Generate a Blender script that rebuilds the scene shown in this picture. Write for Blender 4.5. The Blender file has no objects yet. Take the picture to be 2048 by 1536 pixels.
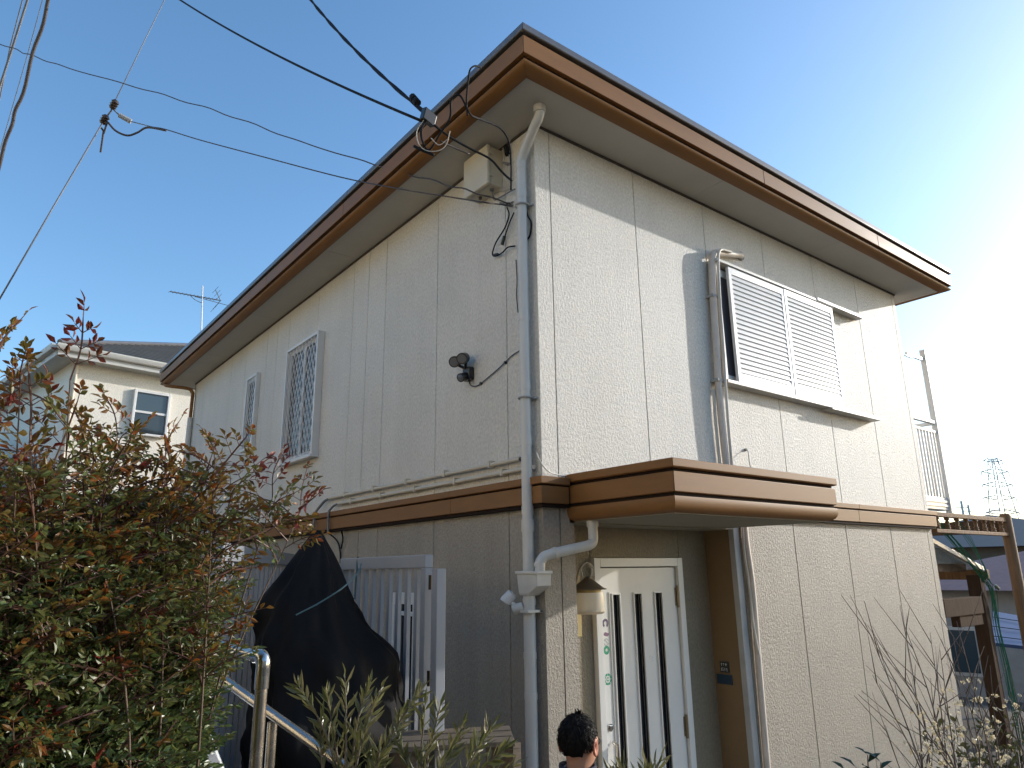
import bpy, bmesh, math, random
from mathutils import Vector, Matrix, Quaternion, noise
R = math.radians
random.seed(7)
scene = bpy.context.scene
col = scene.collection

# ------------------------------------------------------------------ camera
CAM = Vector((-3.1097, -3.6573, 2.1904))
YAW, PITCH, ROLL, FPX = 0.6637, 0.2581, -0.0136, 1411.39
fw = Vector((math.sin(YAW)*math.cos(PITCH), math.cos(YAW)*math.cos(PITCH), math.sin(PITCH)))
rt = Vector((math.cos(YAW), -math.sin(YAW), 0))
up = rt.cross(fw)
rt, up = (math.cos(ROLL)*rt + math.sin(ROLL)*up), (-math.sin(ROLL)*rt + math.cos(ROLL)*up)
cd = bpy.data.cameras.new('camera')
cd.sensor_width = 36.0
cd.lens = FPX*36.0/2048.0
cd.clip_start = 0.05
cd.clip_end = 3000
cam = bpy.data.objects.new('camera', cd)
col.objects.link(cam)
m3 = Matrix((rt, up, -fw)).transposed()
cam.matrix_world = Matrix.Translation(CAM) @ m3.to_4x4()
scene.camera = cam

# ------------------------------------------------------------------ sky and sun
SUN = Vector((3.6, -1.0, 1.13)).normalized()
EL = math.asin(SUN.z)
world = bpy.data.worlds.new('World')
scene.world = world
world.use_nodes = True
wn = world.node_tree.nodes
wl = world.node_tree.links
wn.clear()
wo = wn.new('ShaderNodeOutputWorld')
wb = wn.new('ShaderNodeBackground')
sky = wn.new('ShaderNodeTexSky')
sky.sky_type = 'NISHITA'
sky.sun_disc = False
sky.sun_elevation = EL
sky.sun_rotation = math.atan2(SUN.x, SUN.y)
sky.altitude = 0
sky.air_density = 1.0
sky.dust_density = 1.1
sky.ozone_density = 2.6
wb.inputs['Strength'].default_value = 0.15
hs = wn.new('ShaderNodeHueSaturation')
hs.inputs['Saturation'].default_value = 1.12
hs.inputs['Hue'].default_value = 0.497
wl.new(sky.outputs[0], hs.inputs['Color'])
wl.new(hs.outputs[0], wb.inputs['Color'])
wl.new(wb.outputs[0], wo.inputs['Surface'])
sd = bpy.data.lights.new('sun', 'SUN')
sd.energy = 2.0
sd.angle = R(0.55)
sd.color = (1.0, 0.955, 0.89)
sun = bpy.data.objects.new('sun', sd)
col.objects.link(sun)
sun.location = (20, -5, 12)
sun.rotation_euler = SUN.to_track_quat('Z', 'Y').to_euler()
vs = scene.view_settings
scene.display_settings.display_device = 'sRGB'
vs.view_transform = 'Standard'
vs.look = 'None'
vs.exposure = 0.98
vs.gamma = 1.0
vs.use_curve_mapping = False
scene.cycles.max_bounces = 8

# ------------------------------------------------------------------ helpers
def ray(px, py):
    return (fw + rt*((px-1024)/FPX) - up*((py-768)/FPX))
def at(px, py, D):
    return CAM + ray(px, py).normalized()*D
def aty(px, py, Y):
    d = ray(px, py); return CAM + d*((Y-CAM.y)/d.y)
def atx(px, py, X):
    d = ray(px, py); return CAM + d*((X-CAM.x)/d.x)

MATS = {}
def nd(nt, t, **kw):
    n = nt.nodes.new(t)
    for k, v in kw.items():
        if k in ('noise_dimensions', 'feature', 'operation', 'data_type', 'blend_type', 'wave_type', 'bands_direction', 'wave_profile', 'interpolation_type'):
            setattr(n, k, v)
        else:
            n.inputs[k].default_value = v
    return n
def base(name):
    m = bpy.data.materials.new(name); m.use_nodes = True
    nt = m.node_tree; nt.nodes.clear()
    o = nt.nodes.new('ShaderNodeOutputMaterial')
    b = nt.nodes.new('ShaderNodeBsdfPrincipled')
    nt.links.new(b.outputs[0], o.inputs[0])
    MATS[name] = m
    return m, nt, b, o
def mat(name, c, rough=0.6, metal=0.0, var=0.12, scale=6.0, bump=0.0, bscale=60.0, spec=0.5, stretch=(1, 1, 1), coat=0.0, rvar=0.0):
    """plain surface with cloudy tonal variation and fine relief"""
    m, nt, b, o = base(name)
    L = nt.links
    tc = nd(nt, 'ShaderNodeTexCoord')
    mp = nd(nt, 'ShaderNodeMapping'); mp.inputs['Scale'].default_value = stretch
    L.new(tc.outputs['Object'], mp.inputs['Vector'])
    n = nd(nt, 'ShaderNodeTexNoise', Scale=scale, Detail=6.0, Roughness=0.6)
    L.new(mp.outputs[0], n.inputs['Vector'])
    cr = nd(nt, 'ShaderNodeValToRGB')
    cr.color_ramp.elements[0].position = 0.3; cr.color_ramp.elements[1].position = 0.72
    cr.color_ramp.elements[0].color = (c[0]*(1-var), c[1]*(1-var), c[2]*(1-var), 1)
    cr.color_ramp.elements[1].color = (min(1, c[0]*(1+var)), min(1, c[1]*(1+var)), min(1, c[2]*(1+var)), 1)
    L.new(n.outputs[0], cr.inputs[0]); L.new(cr.outputs[0], b.inputs['Base Color'])
    b.inputs['Roughness'].default_value = rough
    b.inputs['Metallic'].default_value = metal
    b.inputs['Specular IOR Level'].default_value = spec
    b.inputs['Coat Weight'].default_value = coat
    if rvar:
        mr = nd(nt, 'ShaderNodeMapRange'); mr.inputs[3].default_value = max(0.02, rough-rvar); mr.inputs[4].default_value = min(1, rough+rvar)
        L.new(n.outputs[0], mr.inputs[0]); L.new(mr.outputs[0], b.inputs['Roughness'])
    if bump:
        n2 = nd(nt, 'ShaderNodeTexNoise', Scale=bscale, Detail=4.0)
        L.new(mp.outputs[0], n2.inputs['Vector'])
        bp = nd(nt, 'ShaderNodeBump', Strength=bump, Distance=0.004)
        L.new(n2.outputs[0], bp.inputs['Height']); L.new(bp.outputs[0], b.inputs['Normal'])
    return m
def stucco(name, c, c2, dist=0.006, strength=0.8, scale=38.0):
    """sprayed stone-grain render on precast panels: lumpy relief, faint water streaks"""
    m, nt, b, o = base(name)
    L = nt.links
    tc = nd(nt, 'ShaderNodeTexCoord')
    mp = nd(nt, 'ShaderNodeMapping'); mp.inputs['Scale'].default_value = (1, 1, 0.72)
    L.new(tc.outputs['Object'], mp.inputs['Vector'])
    n = nd(nt, 'ShaderNodeTexNoise', Scale=scale, Detail=5.0, Roughness=0.62)
    L.new(mp.outputs[0], n.inputs['Vector'])
    v = nd(nt, 'ShaderNodeTexNoise', Scale=scale*2.3, Detail=3.0, Roughness=0.6, Distortion=0.6)
    L.new(mp.outputs[0], v.inputs['Vector'])
    mx = nd(nt, 'ShaderNodeMath', operation='MULTIPLY_ADD'); mx.inputs[1].default_value = 0.55
    L.new(v.outputs[0], mx.inputs[0]); L.new(n.outputs[0], mx.inputs[2])
    bp = nd(nt, 'ShaderNodeBump', Strength=strength, Distance=dist)
    L.new(mx.outputs[0], bp.inputs['Height']); L.new(bp.outputs[0], b.inputs['Normal'])
    big = nd(nt, 'ShaderNodeTexNoise', Scale=1.3, Detail=5.0, Roughness=0.6)
    L.new(tc.outputs['Object'], big.inputs['Vector'])
    ms = nd(nt, 'ShaderNodeMapping'); ms.inputs['Scale'].default_value = (9, 9, 0.5)
    L.new(tc.outputs['Object'], ms.inputs['Vector'])
    st = nd(nt, 'ShaderNodeTexNoise', Scale=1.0, Detail=4.0, Roughness=0.65)
    L.new(ms.outputs[0], st.inputs['Vector'])
    ad = nd(nt, 'ShaderNodeMath', operation='MULTIPLY_ADD'); ad.inputs[1].default_value = 0.6
    L.new(st.outputs[0], ad.inputs[0]); L.new(big.outputs[0], ad.inputs[2])
    cr = nd(nt, 'ShaderNodeValToRGB')
    cr.color_ramp.elements[0].position = 0.52; cr.color_ramp.elements[0].color = (*c2, 1)
    cr.color_ramp.elements[1].position = 1.0; cr.color_ramp.elements[1].color = (*c, 1)
    L.new(ad.outputs[0], cr.inputs[0])
    # grain tint, contrast raised to paint in the mottled sheen
    mr = nd(nt, 'ShaderNodeMapRange'); mr.inputs[1].default_value = 0.3; mr.inputs[2].default_value = 0.7
    mr.inputs[3].default_value = 0.76; mr.inputs[4].default_value = 1.08
    L.new(n.outputs[0], mr.inputs[0])
    mm = nd(nt, 'ShaderNodeMix', data_type='RGBA', blend_type='MULTIPLY'); mm.inputs[0].default_value = 1.0
    L.new(cr.outputs[0], mm.inputs[6]); L.new(mr.outputs[0], mm.inputs[7])
    L.new(mm.outputs[2], b.inputs['Base Color'])
    b.inputs['Roughness'].default_value = 0.56
    b.inputs['Specular IOR Level'].default_value = 0.36
    return m
def leafmat(name, cols, trans=0.35, rough=0.4, spec=0.5):
    """leaf: colour differs from leaf to leaf, lets light through"""
    m, nt, b, o = base(name)
    L = nt.links
    g = nd(nt, 'ShaderNodeNewGeometry')
    oi = nd(nt, 'ShaderNodeObjectInfo')
    a = nd(nt, 'ShaderNodeMath', operation='ADD'); L.new(g.outputs['Random Per Island'], a.inputs[0]); L.new(oi.outputs['Random'], a.inputs[1])
    fr = nd(nt, 'ShaderNodeMath', operation='FRACT'); L.new(a.outputs[0], fr.inputs[0])
    cr = nd(nt, 'ShaderNodeValToRGB'); cr.color_ramp.interpolation = 'LINEAR'
    els = cr.color_ramp.elements
    els[0].color = (*cols[0], 1); els[1].color = (*cols[-1], 1)
    for i, c in enumerate(cols[1:-1]):
        e = els.new((i+1)/(len(cols)-1)); e.color = (*c, 1)
    L.new(fr.outputs[0], cr.inputs[0])
    L.new(cr.outputs[0], b.inputs['Base Color'])
    b.inputs['Roughness'].default_value = rough
    b.inputs['Specular IOR Level'].default_value = spec
    t = nd(nt, 'ShaderNodeBsdfTranslucent'); L.new(cr.outputs[0], t.inputs['Color'])
    mi = nd(nt, 'ShaderNodeMixShader'); mi.inputs[0].default_value = trans
    L.new(b.outputs[0], mi.inputs[1]); L.new(t.outputs[0], mi.inputs[2]); L.new(mi.outputs[0], o.inputs[0])
    return m
def glassmat(name, c, rough=0.04):
    m, nt, b, o = base(name)
    tc = nd(nt, 'ShaderNodeTexCoord')
    n = nd(nt, 'ShaderNodeTexNoise', Scale=3.0, Detail=2.0)
    nt.links.new(tc.outputs['Object'], n.inputs['Vector'])
    bp = nd(nt, 'ShaderNodeBump', Strength=0.04, Distance=0.01)
    nt.links.new(n.outputs[0], bp.inputs['Height']); nt.links.new(bp.outputs[0], b.inputs['Normal'])
    b.inputs['Base Color'].default_value = (*c, 1)
    b.inputs['Roughness'].default_value = rough
    b.inputs['Specular IOR Level'].default_value = 0.7
    return m
def clearmat(name, tint=(0.9, 0.95, 0.95), op=0.25):
    m, nt, b, o = base(name)
    b.inputs['Base Color'].default_value = (*tint, 1); b.inputs['Roughness'].default_value = 0.12
    t = nd(nt, 'ShaderNodeBsdfTransparent')
    mi = nd(nt, 'ShaderNodeMixShader'); mi.inputs[0].default_value = op
    nt.links.new(t.outputs[0], mi.inputs[1]); nt.links.new(b.outputs[0], mi.inputs[2]); nt.links.new(mi.outputs[0], o.inputs[0])
    return m

class MB:
    def __init__(s): s.v = []; s.f = []; s.mi = []
    def quadstrip(s, rings, close=True, caps=True, m=0):
        b0 = len(s.v); n = len(rings[0])
        for r in rings: s.v.extend([tuple(p) for p in r])
        for i in range(len(rings)-1):
            for j in range(n if close else n-1):
                k = (j+1) % n
                s.f.append((b0+i*n+j, b0+i*n+k, b0+(i+1)*n+k, b0+(i+1)*n+j)); s.mi.append(m)
        if caps and close:
            s.f.append(tuple(b0+j for j in reversed(range(n)))); s.mi.append(m)
            e = b0+(len(rings)-1)*n
            s.f.append(tuple(e+j for j in range(n))); s.mi.append(m)
        return s
    def box(s, x0, x1, y0, y1, z0, z1, m=0):
        return s.quadstrip([[(x0, y0, z0), (x1, y0, z0), (x1, y1, z0), (x0, y1, z0)], [(x0, y0, z1), (x1, y0, z1), (x1, y1, z1), (x0, y1, z1)]], m=m)
    def obox(s, o, ax, ay, az, m=0):
        """box from corner o along three vectors"""
        o, ax, ay, az = Vector(o), Vector(ax), Vector(ay), Vector(az)
        return s.quadstrip([[o, o+ax, o+ax+ay, o+ay], [o+az, o+ax+az, o+ax+ay+az, o+ay+az]], m=m)
    def tube(s, pts, r, n=8, m=0, caps=True):
        pts = [Vector(p) for p in pts]
        rs = r if isinstance(r, (list, tuple)) else [r]*len(pts)
        rings = []
        t = (pts[1]-pts[0]).normalized()
        ref = Vector((0, 0, 1)) if abs(t.z) < 0.9 else Vector((1, 0, 0))
        nx = t.cross(ref).normalized()
        for i, p in enumerate(pts):
            if i == 0: tt = (pts[1]-pts[0])
            elif i == len(pts)-1: tt = (pts[-1]-pts[-2])
            else: tt = (pts[i+1]-pts[i]).normalized()+(pts[i]-pts[i-1]).normalized()
            if tt.length < 1e-9: tt = t
            tt.normalize()
            nx = (nx - tt*nx.dot(tt))
            if nx.length < 1e-6: nx = tt.orthogonal()
            nx.normalize(); ny = tt.cross(nx)
            rings.append([p+nx*(rs[i]*math.cos(2*math.pi*k/n))+ny*(rs[i]*math.sin(2*math.pi*k/n)) for k in range(n)])
        return s.quadstrip(rings, caps=caps, m=m)
    def poly(s, pts, m=0):
        b0 = len(s.v); s.v.extend([tuple(p) for p in pts]); s.f.append(tuple(range(b0, b0+len(pts)))); s.mi.append(m); return s
    def prism(s, pts, d, m=0):
        d = Vector(d); a = [Vector(p) for p in pts]
        return s.quadstrip([a, [p+d for p in a]], m=m)
    def disc(s, c, nrm, r, d, n=20, m=0):
        c = Vector(c); nrm = Vector(nrm).normalized()
        return s.tube([c, c+nrm*d], r, n, m=m)
    def add(s, o, M=None):
        b0 = len(s.v)
        s.v.extend([tuple(M @ Vector(p)) for p in o.v] if M is not None else o.v)
        s.f.extend([tuple(b0+i for i in f) for f in o.f]); s.mi.extend(o.mi); return s
    def mesh(s, name, mats, smooth=False):
        me = bpy.data.meshes.new(name)
        me.from_pydata(s.v, [], s.f)
        if not isinstance(mats, (list, tuple)): mats = [mats]
        for m in mats: me.materials.append(MATS[m])
        if len(mats) > 1: me.polygons.foreach_set('material_index', s.mi)
        if smooth: me.polygons.foreach_set('use_smooth', [True]*len(me.polygons))
        me.update()
        return me
    def build(s, name, mats, parent=None, smooth=False, bevel=0.0, auto=False):
        me = s.mesh(name, mats, smooth or auto)
        bm = bmesh.new(); bm.from_mesh(me); bmesh.ops.recalc_face_normals(bm, faces=bm.faces); bm.to_mesh(me); bm.free()
        if auto: me.set_sharp_from_angle(angle=R(38))
        o = link(name, me, parent)
        if bevel:
            b = o.modifiers.new('bevel', 'BEVEL'); b.width = bevel; b.segments = 2; b.limit_method = 'ANGLE'; b.angle_limit = R(40)
        return o
def link(name, me, parent=None):
    o = bpy.data.objects.new(name, me); col.objects.link(o)
    if parent is not None: setpar(o, parent)
    return o
def wloc(o):
    M = o.matrix_basis
    while o.parent is not None:
        M = o.parent.matrix_basis @ o.matrix_parent_inverse @ M; o = o.parent
    return M
def setpar(o, parent):
    o.parent = parent
    o.matrix_parent_inverse = wloc(parent).inverted()
def thing(name, label, cat, loc, group=None):
    o = bpy.data.objects.new(name, None); col.objects.link(o); o.location = loc
    o.empty_display_size = 0.2
    return tag(o, label, cat, group)
def tag(o, label=None, cat=None, group=None, kind=None):
    if label: o['label'] = label
    if cat: o['category'] = cat
    if group: o['group'] = group
    if kind: o['kind'] = kind
    return o
def spline(pts, n=8):
    """Catmull-Rom through the points"""
    P = [Vector(p) for p in pts]
    P = [P[0]*2-P[1]] + P + [P[-1]*2-P[-2]]
    out = []
    for i in range(1, len(P)-2):
        for k in range(n):
            t = k/n
            a, b, c, d = P[i-1], P[i], P[i+1], P[i+2]
            out.append(0.5*((2*b)+(c-a)*t+(2*a-5*b+4*c-d)*t*t+(3*b-a-3*c+d)*t*t*t))
    out.append(P[-2]); return out
def sag(a, b, s, n=24):
    a, b = Vector(a), Vector(b)
    return [a.lerp(b, i/n)-Vector((0, 0, 4*s*(i/n)*(1-i/n))) for i in range(n+1)]

# ------------------------------------------------------------------ materials
stucco('render_cream', (0.735, 0.70, 0.63), (0.645, 0.615, 0.55), strength=1.0, dist=0.0095, scale=56)
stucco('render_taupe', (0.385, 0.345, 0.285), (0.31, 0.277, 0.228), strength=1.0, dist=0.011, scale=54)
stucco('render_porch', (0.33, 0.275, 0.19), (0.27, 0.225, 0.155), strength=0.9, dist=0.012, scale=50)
mat('joint_dark', (0.24, 0.225, 0.20), 0.85)
mat('jamb_tan', (0.19, 0.125, 0.06), 0.6, var=0.08, scale=3)
mat('corner_grey', (0.36, 0.36, 0.35), 0.6, bump=0.3, bscale=90)
mat('brown_metal', (0.222, 0.105, 0.036), 0.5, var=0.10, scale=2.2, stretch=(1, 1, 6), rvar=0.08, bump=0.05, bscale=20, spec=0.2)
mat('trim_brown', (0.07, 0.055, 0.042), 0.8)
mat('brown_dark', (0.022, 0.013, 0.009), 0.8, spec=0.1)
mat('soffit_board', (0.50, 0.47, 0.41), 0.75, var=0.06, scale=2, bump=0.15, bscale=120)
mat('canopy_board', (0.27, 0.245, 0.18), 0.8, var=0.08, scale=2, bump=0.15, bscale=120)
mat('cap_grey', (0.13, 0.125, 0.125), 0.33, metal=0.3, var=0.12, scale=4, rvar=0.08)
mat('slate', (0.07, 0.075, 0.08), 0.6, var=0.2, scale=5, bump=0.3)
mat('pipe_white', (0.56, 0.55, 0.51), 0.35, var=0.06, scale=3, stretch=(4, 4, 1), rvar=0.08)
mat('pipe_cream', (0.56, 0.50, 0.40), 0.45, var=0.08)
mat('duct_tape', (0.60, 0.53, 0.46), 0.5, var=0.10, scale=14, stretch=(1, 1, 0.6), bump=0.3, bscale=30)
mat('box_cream', (0.56, 0.50, 0.38), 0.42, var=0.05)
mat('alu_white', (0.66, 0.655, 0.64), 0.36, var=0.05, scale=4, rvar=0.05)
mat('alu_frame', (0.52, 0.50, 0.46), 0.35, var=0.06)
mat('door_white', (0.72, 0.71, 0.67), 0.32, var=0.04, scale=3, rvar=0.05)
mat('bronze', (0.28, 0.22, 0.14), 0.35, metal=0.7)
mat('chrome', (0.62, 0.60, 0.56), 0.14, metal=1.0, var=0.08, scale=12, rvar=0.06)
mat('steel', (0.55, 0.51, 0.45), 0.26, metal=1.0, var=0.10, scale=20, rvar=0.09, bump=0.06, bscale=200)
mat('black_plastic', (0.012, 0.012, 0.013), 0.35)
mat('lens_grey', (0.14, 0.14, 0.14), 0.2)
mat('cable_black', (0.012, 0.012, 0.014), 0.75, spec=0.2)
mat('cable_brown', (0.06, 0.045, 0.04), 0.6)
mat('cable_grey', (0.16, 0.16, 0.17), 0.5)
mat('cable_white', (0.55, 0.52, 0.46), 0.5)
mat('ceramic', (0.06, 0.04, 0.03), 0.3)
mat('lamp_metal', (0.22, 0.17, 0.11), 0.4, metal=0.4)
mat('lamp_base', (0.48, 0.36, 0.14), 0.5)
mat('fence_alu', (0.27, 0.285, 0.31), 0.42, var=0.06, scale=3)
mat('tarp_black', (0.008, 0.008, 0.0085), 0.7, var=0.25, scale=3, bump=0.5, bscale=7, spec=0.12)
mat('tarp_grey', (0.30, 0.28, 0.25), 0.5, bump=0.3, bscale=12)
mat('rope_blue', (0.05, 0.12, 0.14), 0.6)
mat('wood_brown', (0.075, 0.046, 0.029), 0.85, spec=0.08, var=0.28, scale=3, stretch=(8, 8, 1), bump=0.25, bscale=40)
mat('wood_post', (0.21, 0.115, 0.055), 0.7, spec=0.2, var=0.3, scale=3, stretch=(9, 9, 0.8), bump=0.25, bscale=30)
mat('wood_grey', (0.15, 0.115, 0.08), 0.7, var=0.3, scale=4, stretch=(1, 10, 10), bump=0.3, bscale=30)
mat('net_green', (0.02, 0.16, 0.07), 0.6)
mat('asphalt', (0.055, 0.054, 0.052), 0.85, var=0.25, scale=40, bump=0.5, bscale=150)
mat('concrete', (0.30, 0.29, 0.27), 0.8, var=0.16, scale=3, bump=0.35, bscale=60)
mat('soil', (0.075, 0.058, 0.04), 0.95, var=0.4, scale=9, bump=0.9, bscale=25)
mat('bark', (0.085, 0.058, 0.038), 0.85, var=0.35, scale=14, stretch=(3, 3, 1), bump=0.6, bscale=50)
mat('cane', (0.11, 0.07, 0.04), 0.7, var=0.35, scale=20, bump=0.4)
mat('twig_red', (0.10, 0.045, 0.03), 0.6, var=0.2)
mat('olive_bark', (0.15, 0.12, 0.085), 0.8, var=0.3, scale=30, bump=0.4)
mat('bare_bark', (0.10, 0.075, 0.06), 0.75, var=0.3, scale=20, bump=0.4)
leafmat('nandina_red', [(0.15, 0.016, 0.012), (0.11, 0.038, 0.012), (0.20, 0.022, 0.018), (0.09, 0.05, 0.015), (0.16, 0.018, 0.022)], 0.32)
leafmat('nandina_bronze', [(0.20, 0.085, 0.018), (0.15, 0.13, 0.028), (0.26, 0.07, 0.016), (0.12, 0.12, 0.03), (0.22, 0.12, 0.024)], 0.4)
leafmat('nandina_olive', [(0.12, 0.14, 0.035), (0.09, 0.12, 0.04), (0.15, 0.12, 0.03), (0.10, 0.15, 0.045), (0.14, 0.11, 0.035)], 0.32)
leafmat('nandina_green', [(0.085, 0.13, 0.04), (0.12, 0.16, 0.045), (0.06, 0.10, 0.036), (0.15, 0.16, 0.045), (0.09, 0.14, 0.055)], 0.3, rough=0.33)
leafmat('olive_leaf', [(0.12, 0.13, 0.040), (0.16, 0.16, 0.06), (0.09, 0.10, 0.03), (0.20, 0.18, 0.085), (0.13, 0.14, 0.045)], 0.30, rough=0.28, spec=0.7)
leafmat('camellia_leaf', [(0.014, 0.035, 0.02), (0.02, 0.045, 0.022), (0.03, 0.06, 0.03)], 0.12, rough=0.22, spec=0.7)
leafmat('shrub_leaf', [(0.05, 0.055, 0.018), (0.09, 0.08, 0.025), (0.035, 0.05, 0.016), (0.07, 0.07, 0.02)], 0.3)
leafmat('petal', [(0.74, 0.66, 0.46), (0.66, 0.60, 0.46), (0.76, 0.66, 0.42)], 0.4, rough=0.6)
leafmat('grass_blade', [(0.05, 0.07, 0.02), (0.08, 0.08, 0.03), (0.035, 0.055, 0.018)], 0.3)
mat('skin', (0.50, 0.26, 0.17), 0.5, var=0.08, scale=12)
mat('ear_skin', (0.52, 0.20, 0.13), 0.5, var=0.08, scale=12)
mat('hair', (0.008, 0.006, 0.005), 0.6, var=0.4, scale=60, spec=0.15)
mat('navy_cloth', (0.018, 0.022, 0.042), 0.8, var=0.2, scale=30, bump=0.3, bscale=200)
mat('shirt_blue', (0.30, 0.38, 0.50), 0.7)
mat('trouser_grey', (0.05, 0.05, 0.055), 0.8, bump=0.2, bscale=150)
mat('shoe', (0.012, 0.011, 0.01), 0.3)
mat('mask_white', (0.75, 0.75, 0.74), 0.7)
mat('van_paint', (0.060, 0.072, 0.105), 0.22, metal=0.55, var=0.05, coat=0.6)
mat('van_silver', (0.20, 0.22, 0.26), 0.24, metal=0.5, var=0.05, coat=0.6)
mat('rubber', (0.015, 0.015, 0.015), 0.8)
glassmat('glass_dark', (0.012, 0.014, 0.018))
glassmat('glass_curtain', (0.085, 0.075, 0.07), 0.10)
glassmat('glass_pane', (0.045, 0.065, 0.075), 0.06)
glassmat('glass_dim', (0.028, 0.034, 0.036), 0.06)
glassmat('screen_mesh', (0.10, 0.10, 0.115), 0.5)
glassmat('headlamp', (0.5, 0.55, 0.6), 0.05)
m_, nt_, b_, o_ = base('lamp_glass')
b_.inputs['Base Color'].default_value = (0.90, 0.87, 0.78, 1); b_.inputs['Roughness'].default_value = 0.25
tb_ = nd(nt_, 'ShaderNodeBsdfTranslucent', Color=(0.86, 0.78, 0.6, 1)); mi_ = nd(nt_, 'ShaderNodeMixShader'); mi_.inputs[0].default_value = 0.5
nt_.links.new(b_.outputs[0], mi_.inputs[1]); nt_.links.new(tb_.outputs[0], mi_.inputs[2]); nt_.links.new(mi_.outputs[0], o_.inputs[0])
clearmat('polycarbonate', (0.55, 0.60, 0.60), 0.45)
mat('sticker_green', (0.02, 0.30, 0.16), 0.4)
mat('sticker_violet', (0.10, 0.065, 0.13), 0.4)
mat('sticker_plum', (0.20, 0.10, 0.17), 0.4)
mat('sticker_grey', (0.38, 0.42, 0.40), 0.4)
mat('sticker_white', (0.75, 0.75, 0.72), 0.4)
mat('plate_dark', (0.03, 0.035, 0.035), 0.35)
mat('plate_blue', (0.02, 0.045, 0.075), 0.35)
stucco('render_neighbour', (0.80, 0.755, 0.655), (0.74, 0.70, 0.61), strength=0.4, dist=0.004)
mat('bounce_wall', (0.90, 0.76, 0.52), 0.8, var=0.05)  # for the added houses: warm tone set to bounce light onto the side wall
mat('gutter_white', (0.62, 0.60, 0.56), 0.22, var=0.05, metal=0.35)
mat('fascia_white', (0.50, 0.49, 0.46), 0.45, var=0.05)
mat('far_wall_grey', (0.33, 0.31, 0.285), 0.8, var=0.1)
mat('far_wall_mauve', (0.13, 0.105, 0.075), 0.8, var=0.1)
mat('far_wall_white', (0.62, 0.61, 0.60), 0.8, var=0.08)
mat('far_roof_dark', (0.075, 0.065, 0.058), 0.55, var=0.15)
mat('far_roof_red', (0.20, 0.10, 0.09), 0.6, var=0.15)
mat('sheet_blue', (0.03, 0.065, 0.17), 0.45, var=0.15, scale=2)
mat('brown_wall', (0.16, 0.10, 0.065), 0.7, var=0.15)
mat('tower_steel_hazed', (0.50, 0.52, 0.55), 0.6)  # distance haze is put into this pale colour
mat('hill_green', (0.10, 0.12, 0.13), 0.9, var=0.2, scale=0.05)

# ------------------------------------------------------------------ ground
def gz(x, y):
    def ss(a, b, t):
        t = max(0, min(1, (t-a)/(b-a))); return t*t*(3-2*t)
    z = 0.66*(1-ss(-2.1, -1.25, x))                 # street side lies higher than the porch
    z = max(z, 0.66*(1-ss(-5.2, -4.2, y)))
    z -= 4.5*ss(8.5, 32, x) + 9*ss(40, 220, x)      # the plot falls away to the right
    z += 1.1*ss(11, 16, y)*(1-ss(7, 14, x))
    z -= 4*ss(40, 400, math.hypot(x, y))
    return z
def ground():
    xs = [-900, -400, -160, -70, -35, -20, -14, -10, -8, -6.5]
    x = -5.5
    while x < 12: xs.append(x); x += 0.25
    xs += [13, 15, 18, 22, 27, 32, 38, 46, 60, 85, 120, 170, 230, 350, 600, 1000]
    ys = [-900, -400, -150, -70, -35, -20, -14, -10, -8]
    y = -7
    while y < 18: ys.append(y); y += 0.25
    ys += [19, 22, 26, 32, 40, 55, 80, 120, 200, 350, 600, 1000]
    mb = MB()
    for y in ys:
        for x in xs: mb.v.append((x, y, gz(x, y)))
    n = len(xs)
    for j in range(len(ys)-1):
        for i in range(n-1):
            mb.f.append((j*n+i, j*n+i+1, (j+1)*n+i+1, (j+1)*n+i))
            cx = xs[i]; cy = ys[j]
            mb.mi.append(0 if (-2.0 < cx < 9 and -4 < cy < 12) or cx > 9 else 1)
    me = mb.mesh('ground', ['soil', 'asphalt'], True)
    o = link('ground', me); tag(o, kind='structure')
ground()
mb = MB()
mb.box(0.1, 2.3, -1.15, 0.32, -0.05, 0.09)
o = mb.build('porch_slab', 'concrete', bevel=0.01); tag(o, kind='structure')
st = MB()
for i in range(4):
    st.box(-1.95+i*0.29, -1.95+(i+1)*0.29-0.004*0, -2.3, -1.15, -0.1, 0.62-i*0.15)
o = st.build('entrance_steps', 'concrete', bevel=0.012); tag(o, kind='structure')

# ------------------------------------------------------------------ the house
W, LEN, ZS, ZB, ZBB = 5.987, 9.66, 5.55, 2.80, 2.595
H = thing('house', 'two-storey cream and taupe panel house with brown eaves and entrance canopy', 'house', (W/2, LEN/2, 0))
mb = MB()
mb.box(0.035, W-0.035, 0.035, LEN-0.035, 2.52, 5.60)
mb.box(0.035, 0.27, 0.035, 0.36, 0.0, 2.521)
mb.box(2.12, W-0.035, 0.035, 0.36, 0.0, 2.521)
mb.box(0.035, W-0.035, 0.352, LEN-0.035, 0.0, 2.522)
core = mb.build('wall', 'joint_dark', H)
def panel(x0, x1, y0, y1, z0, z1, m, parent=core):
    b = MB().box(x0, x1, y0, y1, z0, z1)
    return b.build('wall_panel', m, parent, bevel=0.002)
G = 0.004
def front_row(js, z0, z1, m):
    for a, b in zip(js[:-1], js[1:]):
        panel(a+(G if a > 0 else 0), b-(G if b < W else 0), 0, 0.05, z0, z1, m)
def side_row(js, z0, z1, m):
    for a, b in zip(js[:-1], js[1:]):
        panel(0, 0.05, a+(G if a > 0.06 else 0.001), b-(G if b < LEN else 0), z0, z1, m)
FJ = [0, 0.15, 1.11, 2.07, 3.03, 3.99, 4.95, 5.90, W]
front_row(FJ, 2.70, 5.575, 'render_cream')
front_row([0, 0.15, 0.285], 0.0, 2.69, 'render_taupe')
front_row([2.185, 3.03, 3.99, 4.95, 5.86, W], 0.0, 2.69, 'render_taupe')
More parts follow.
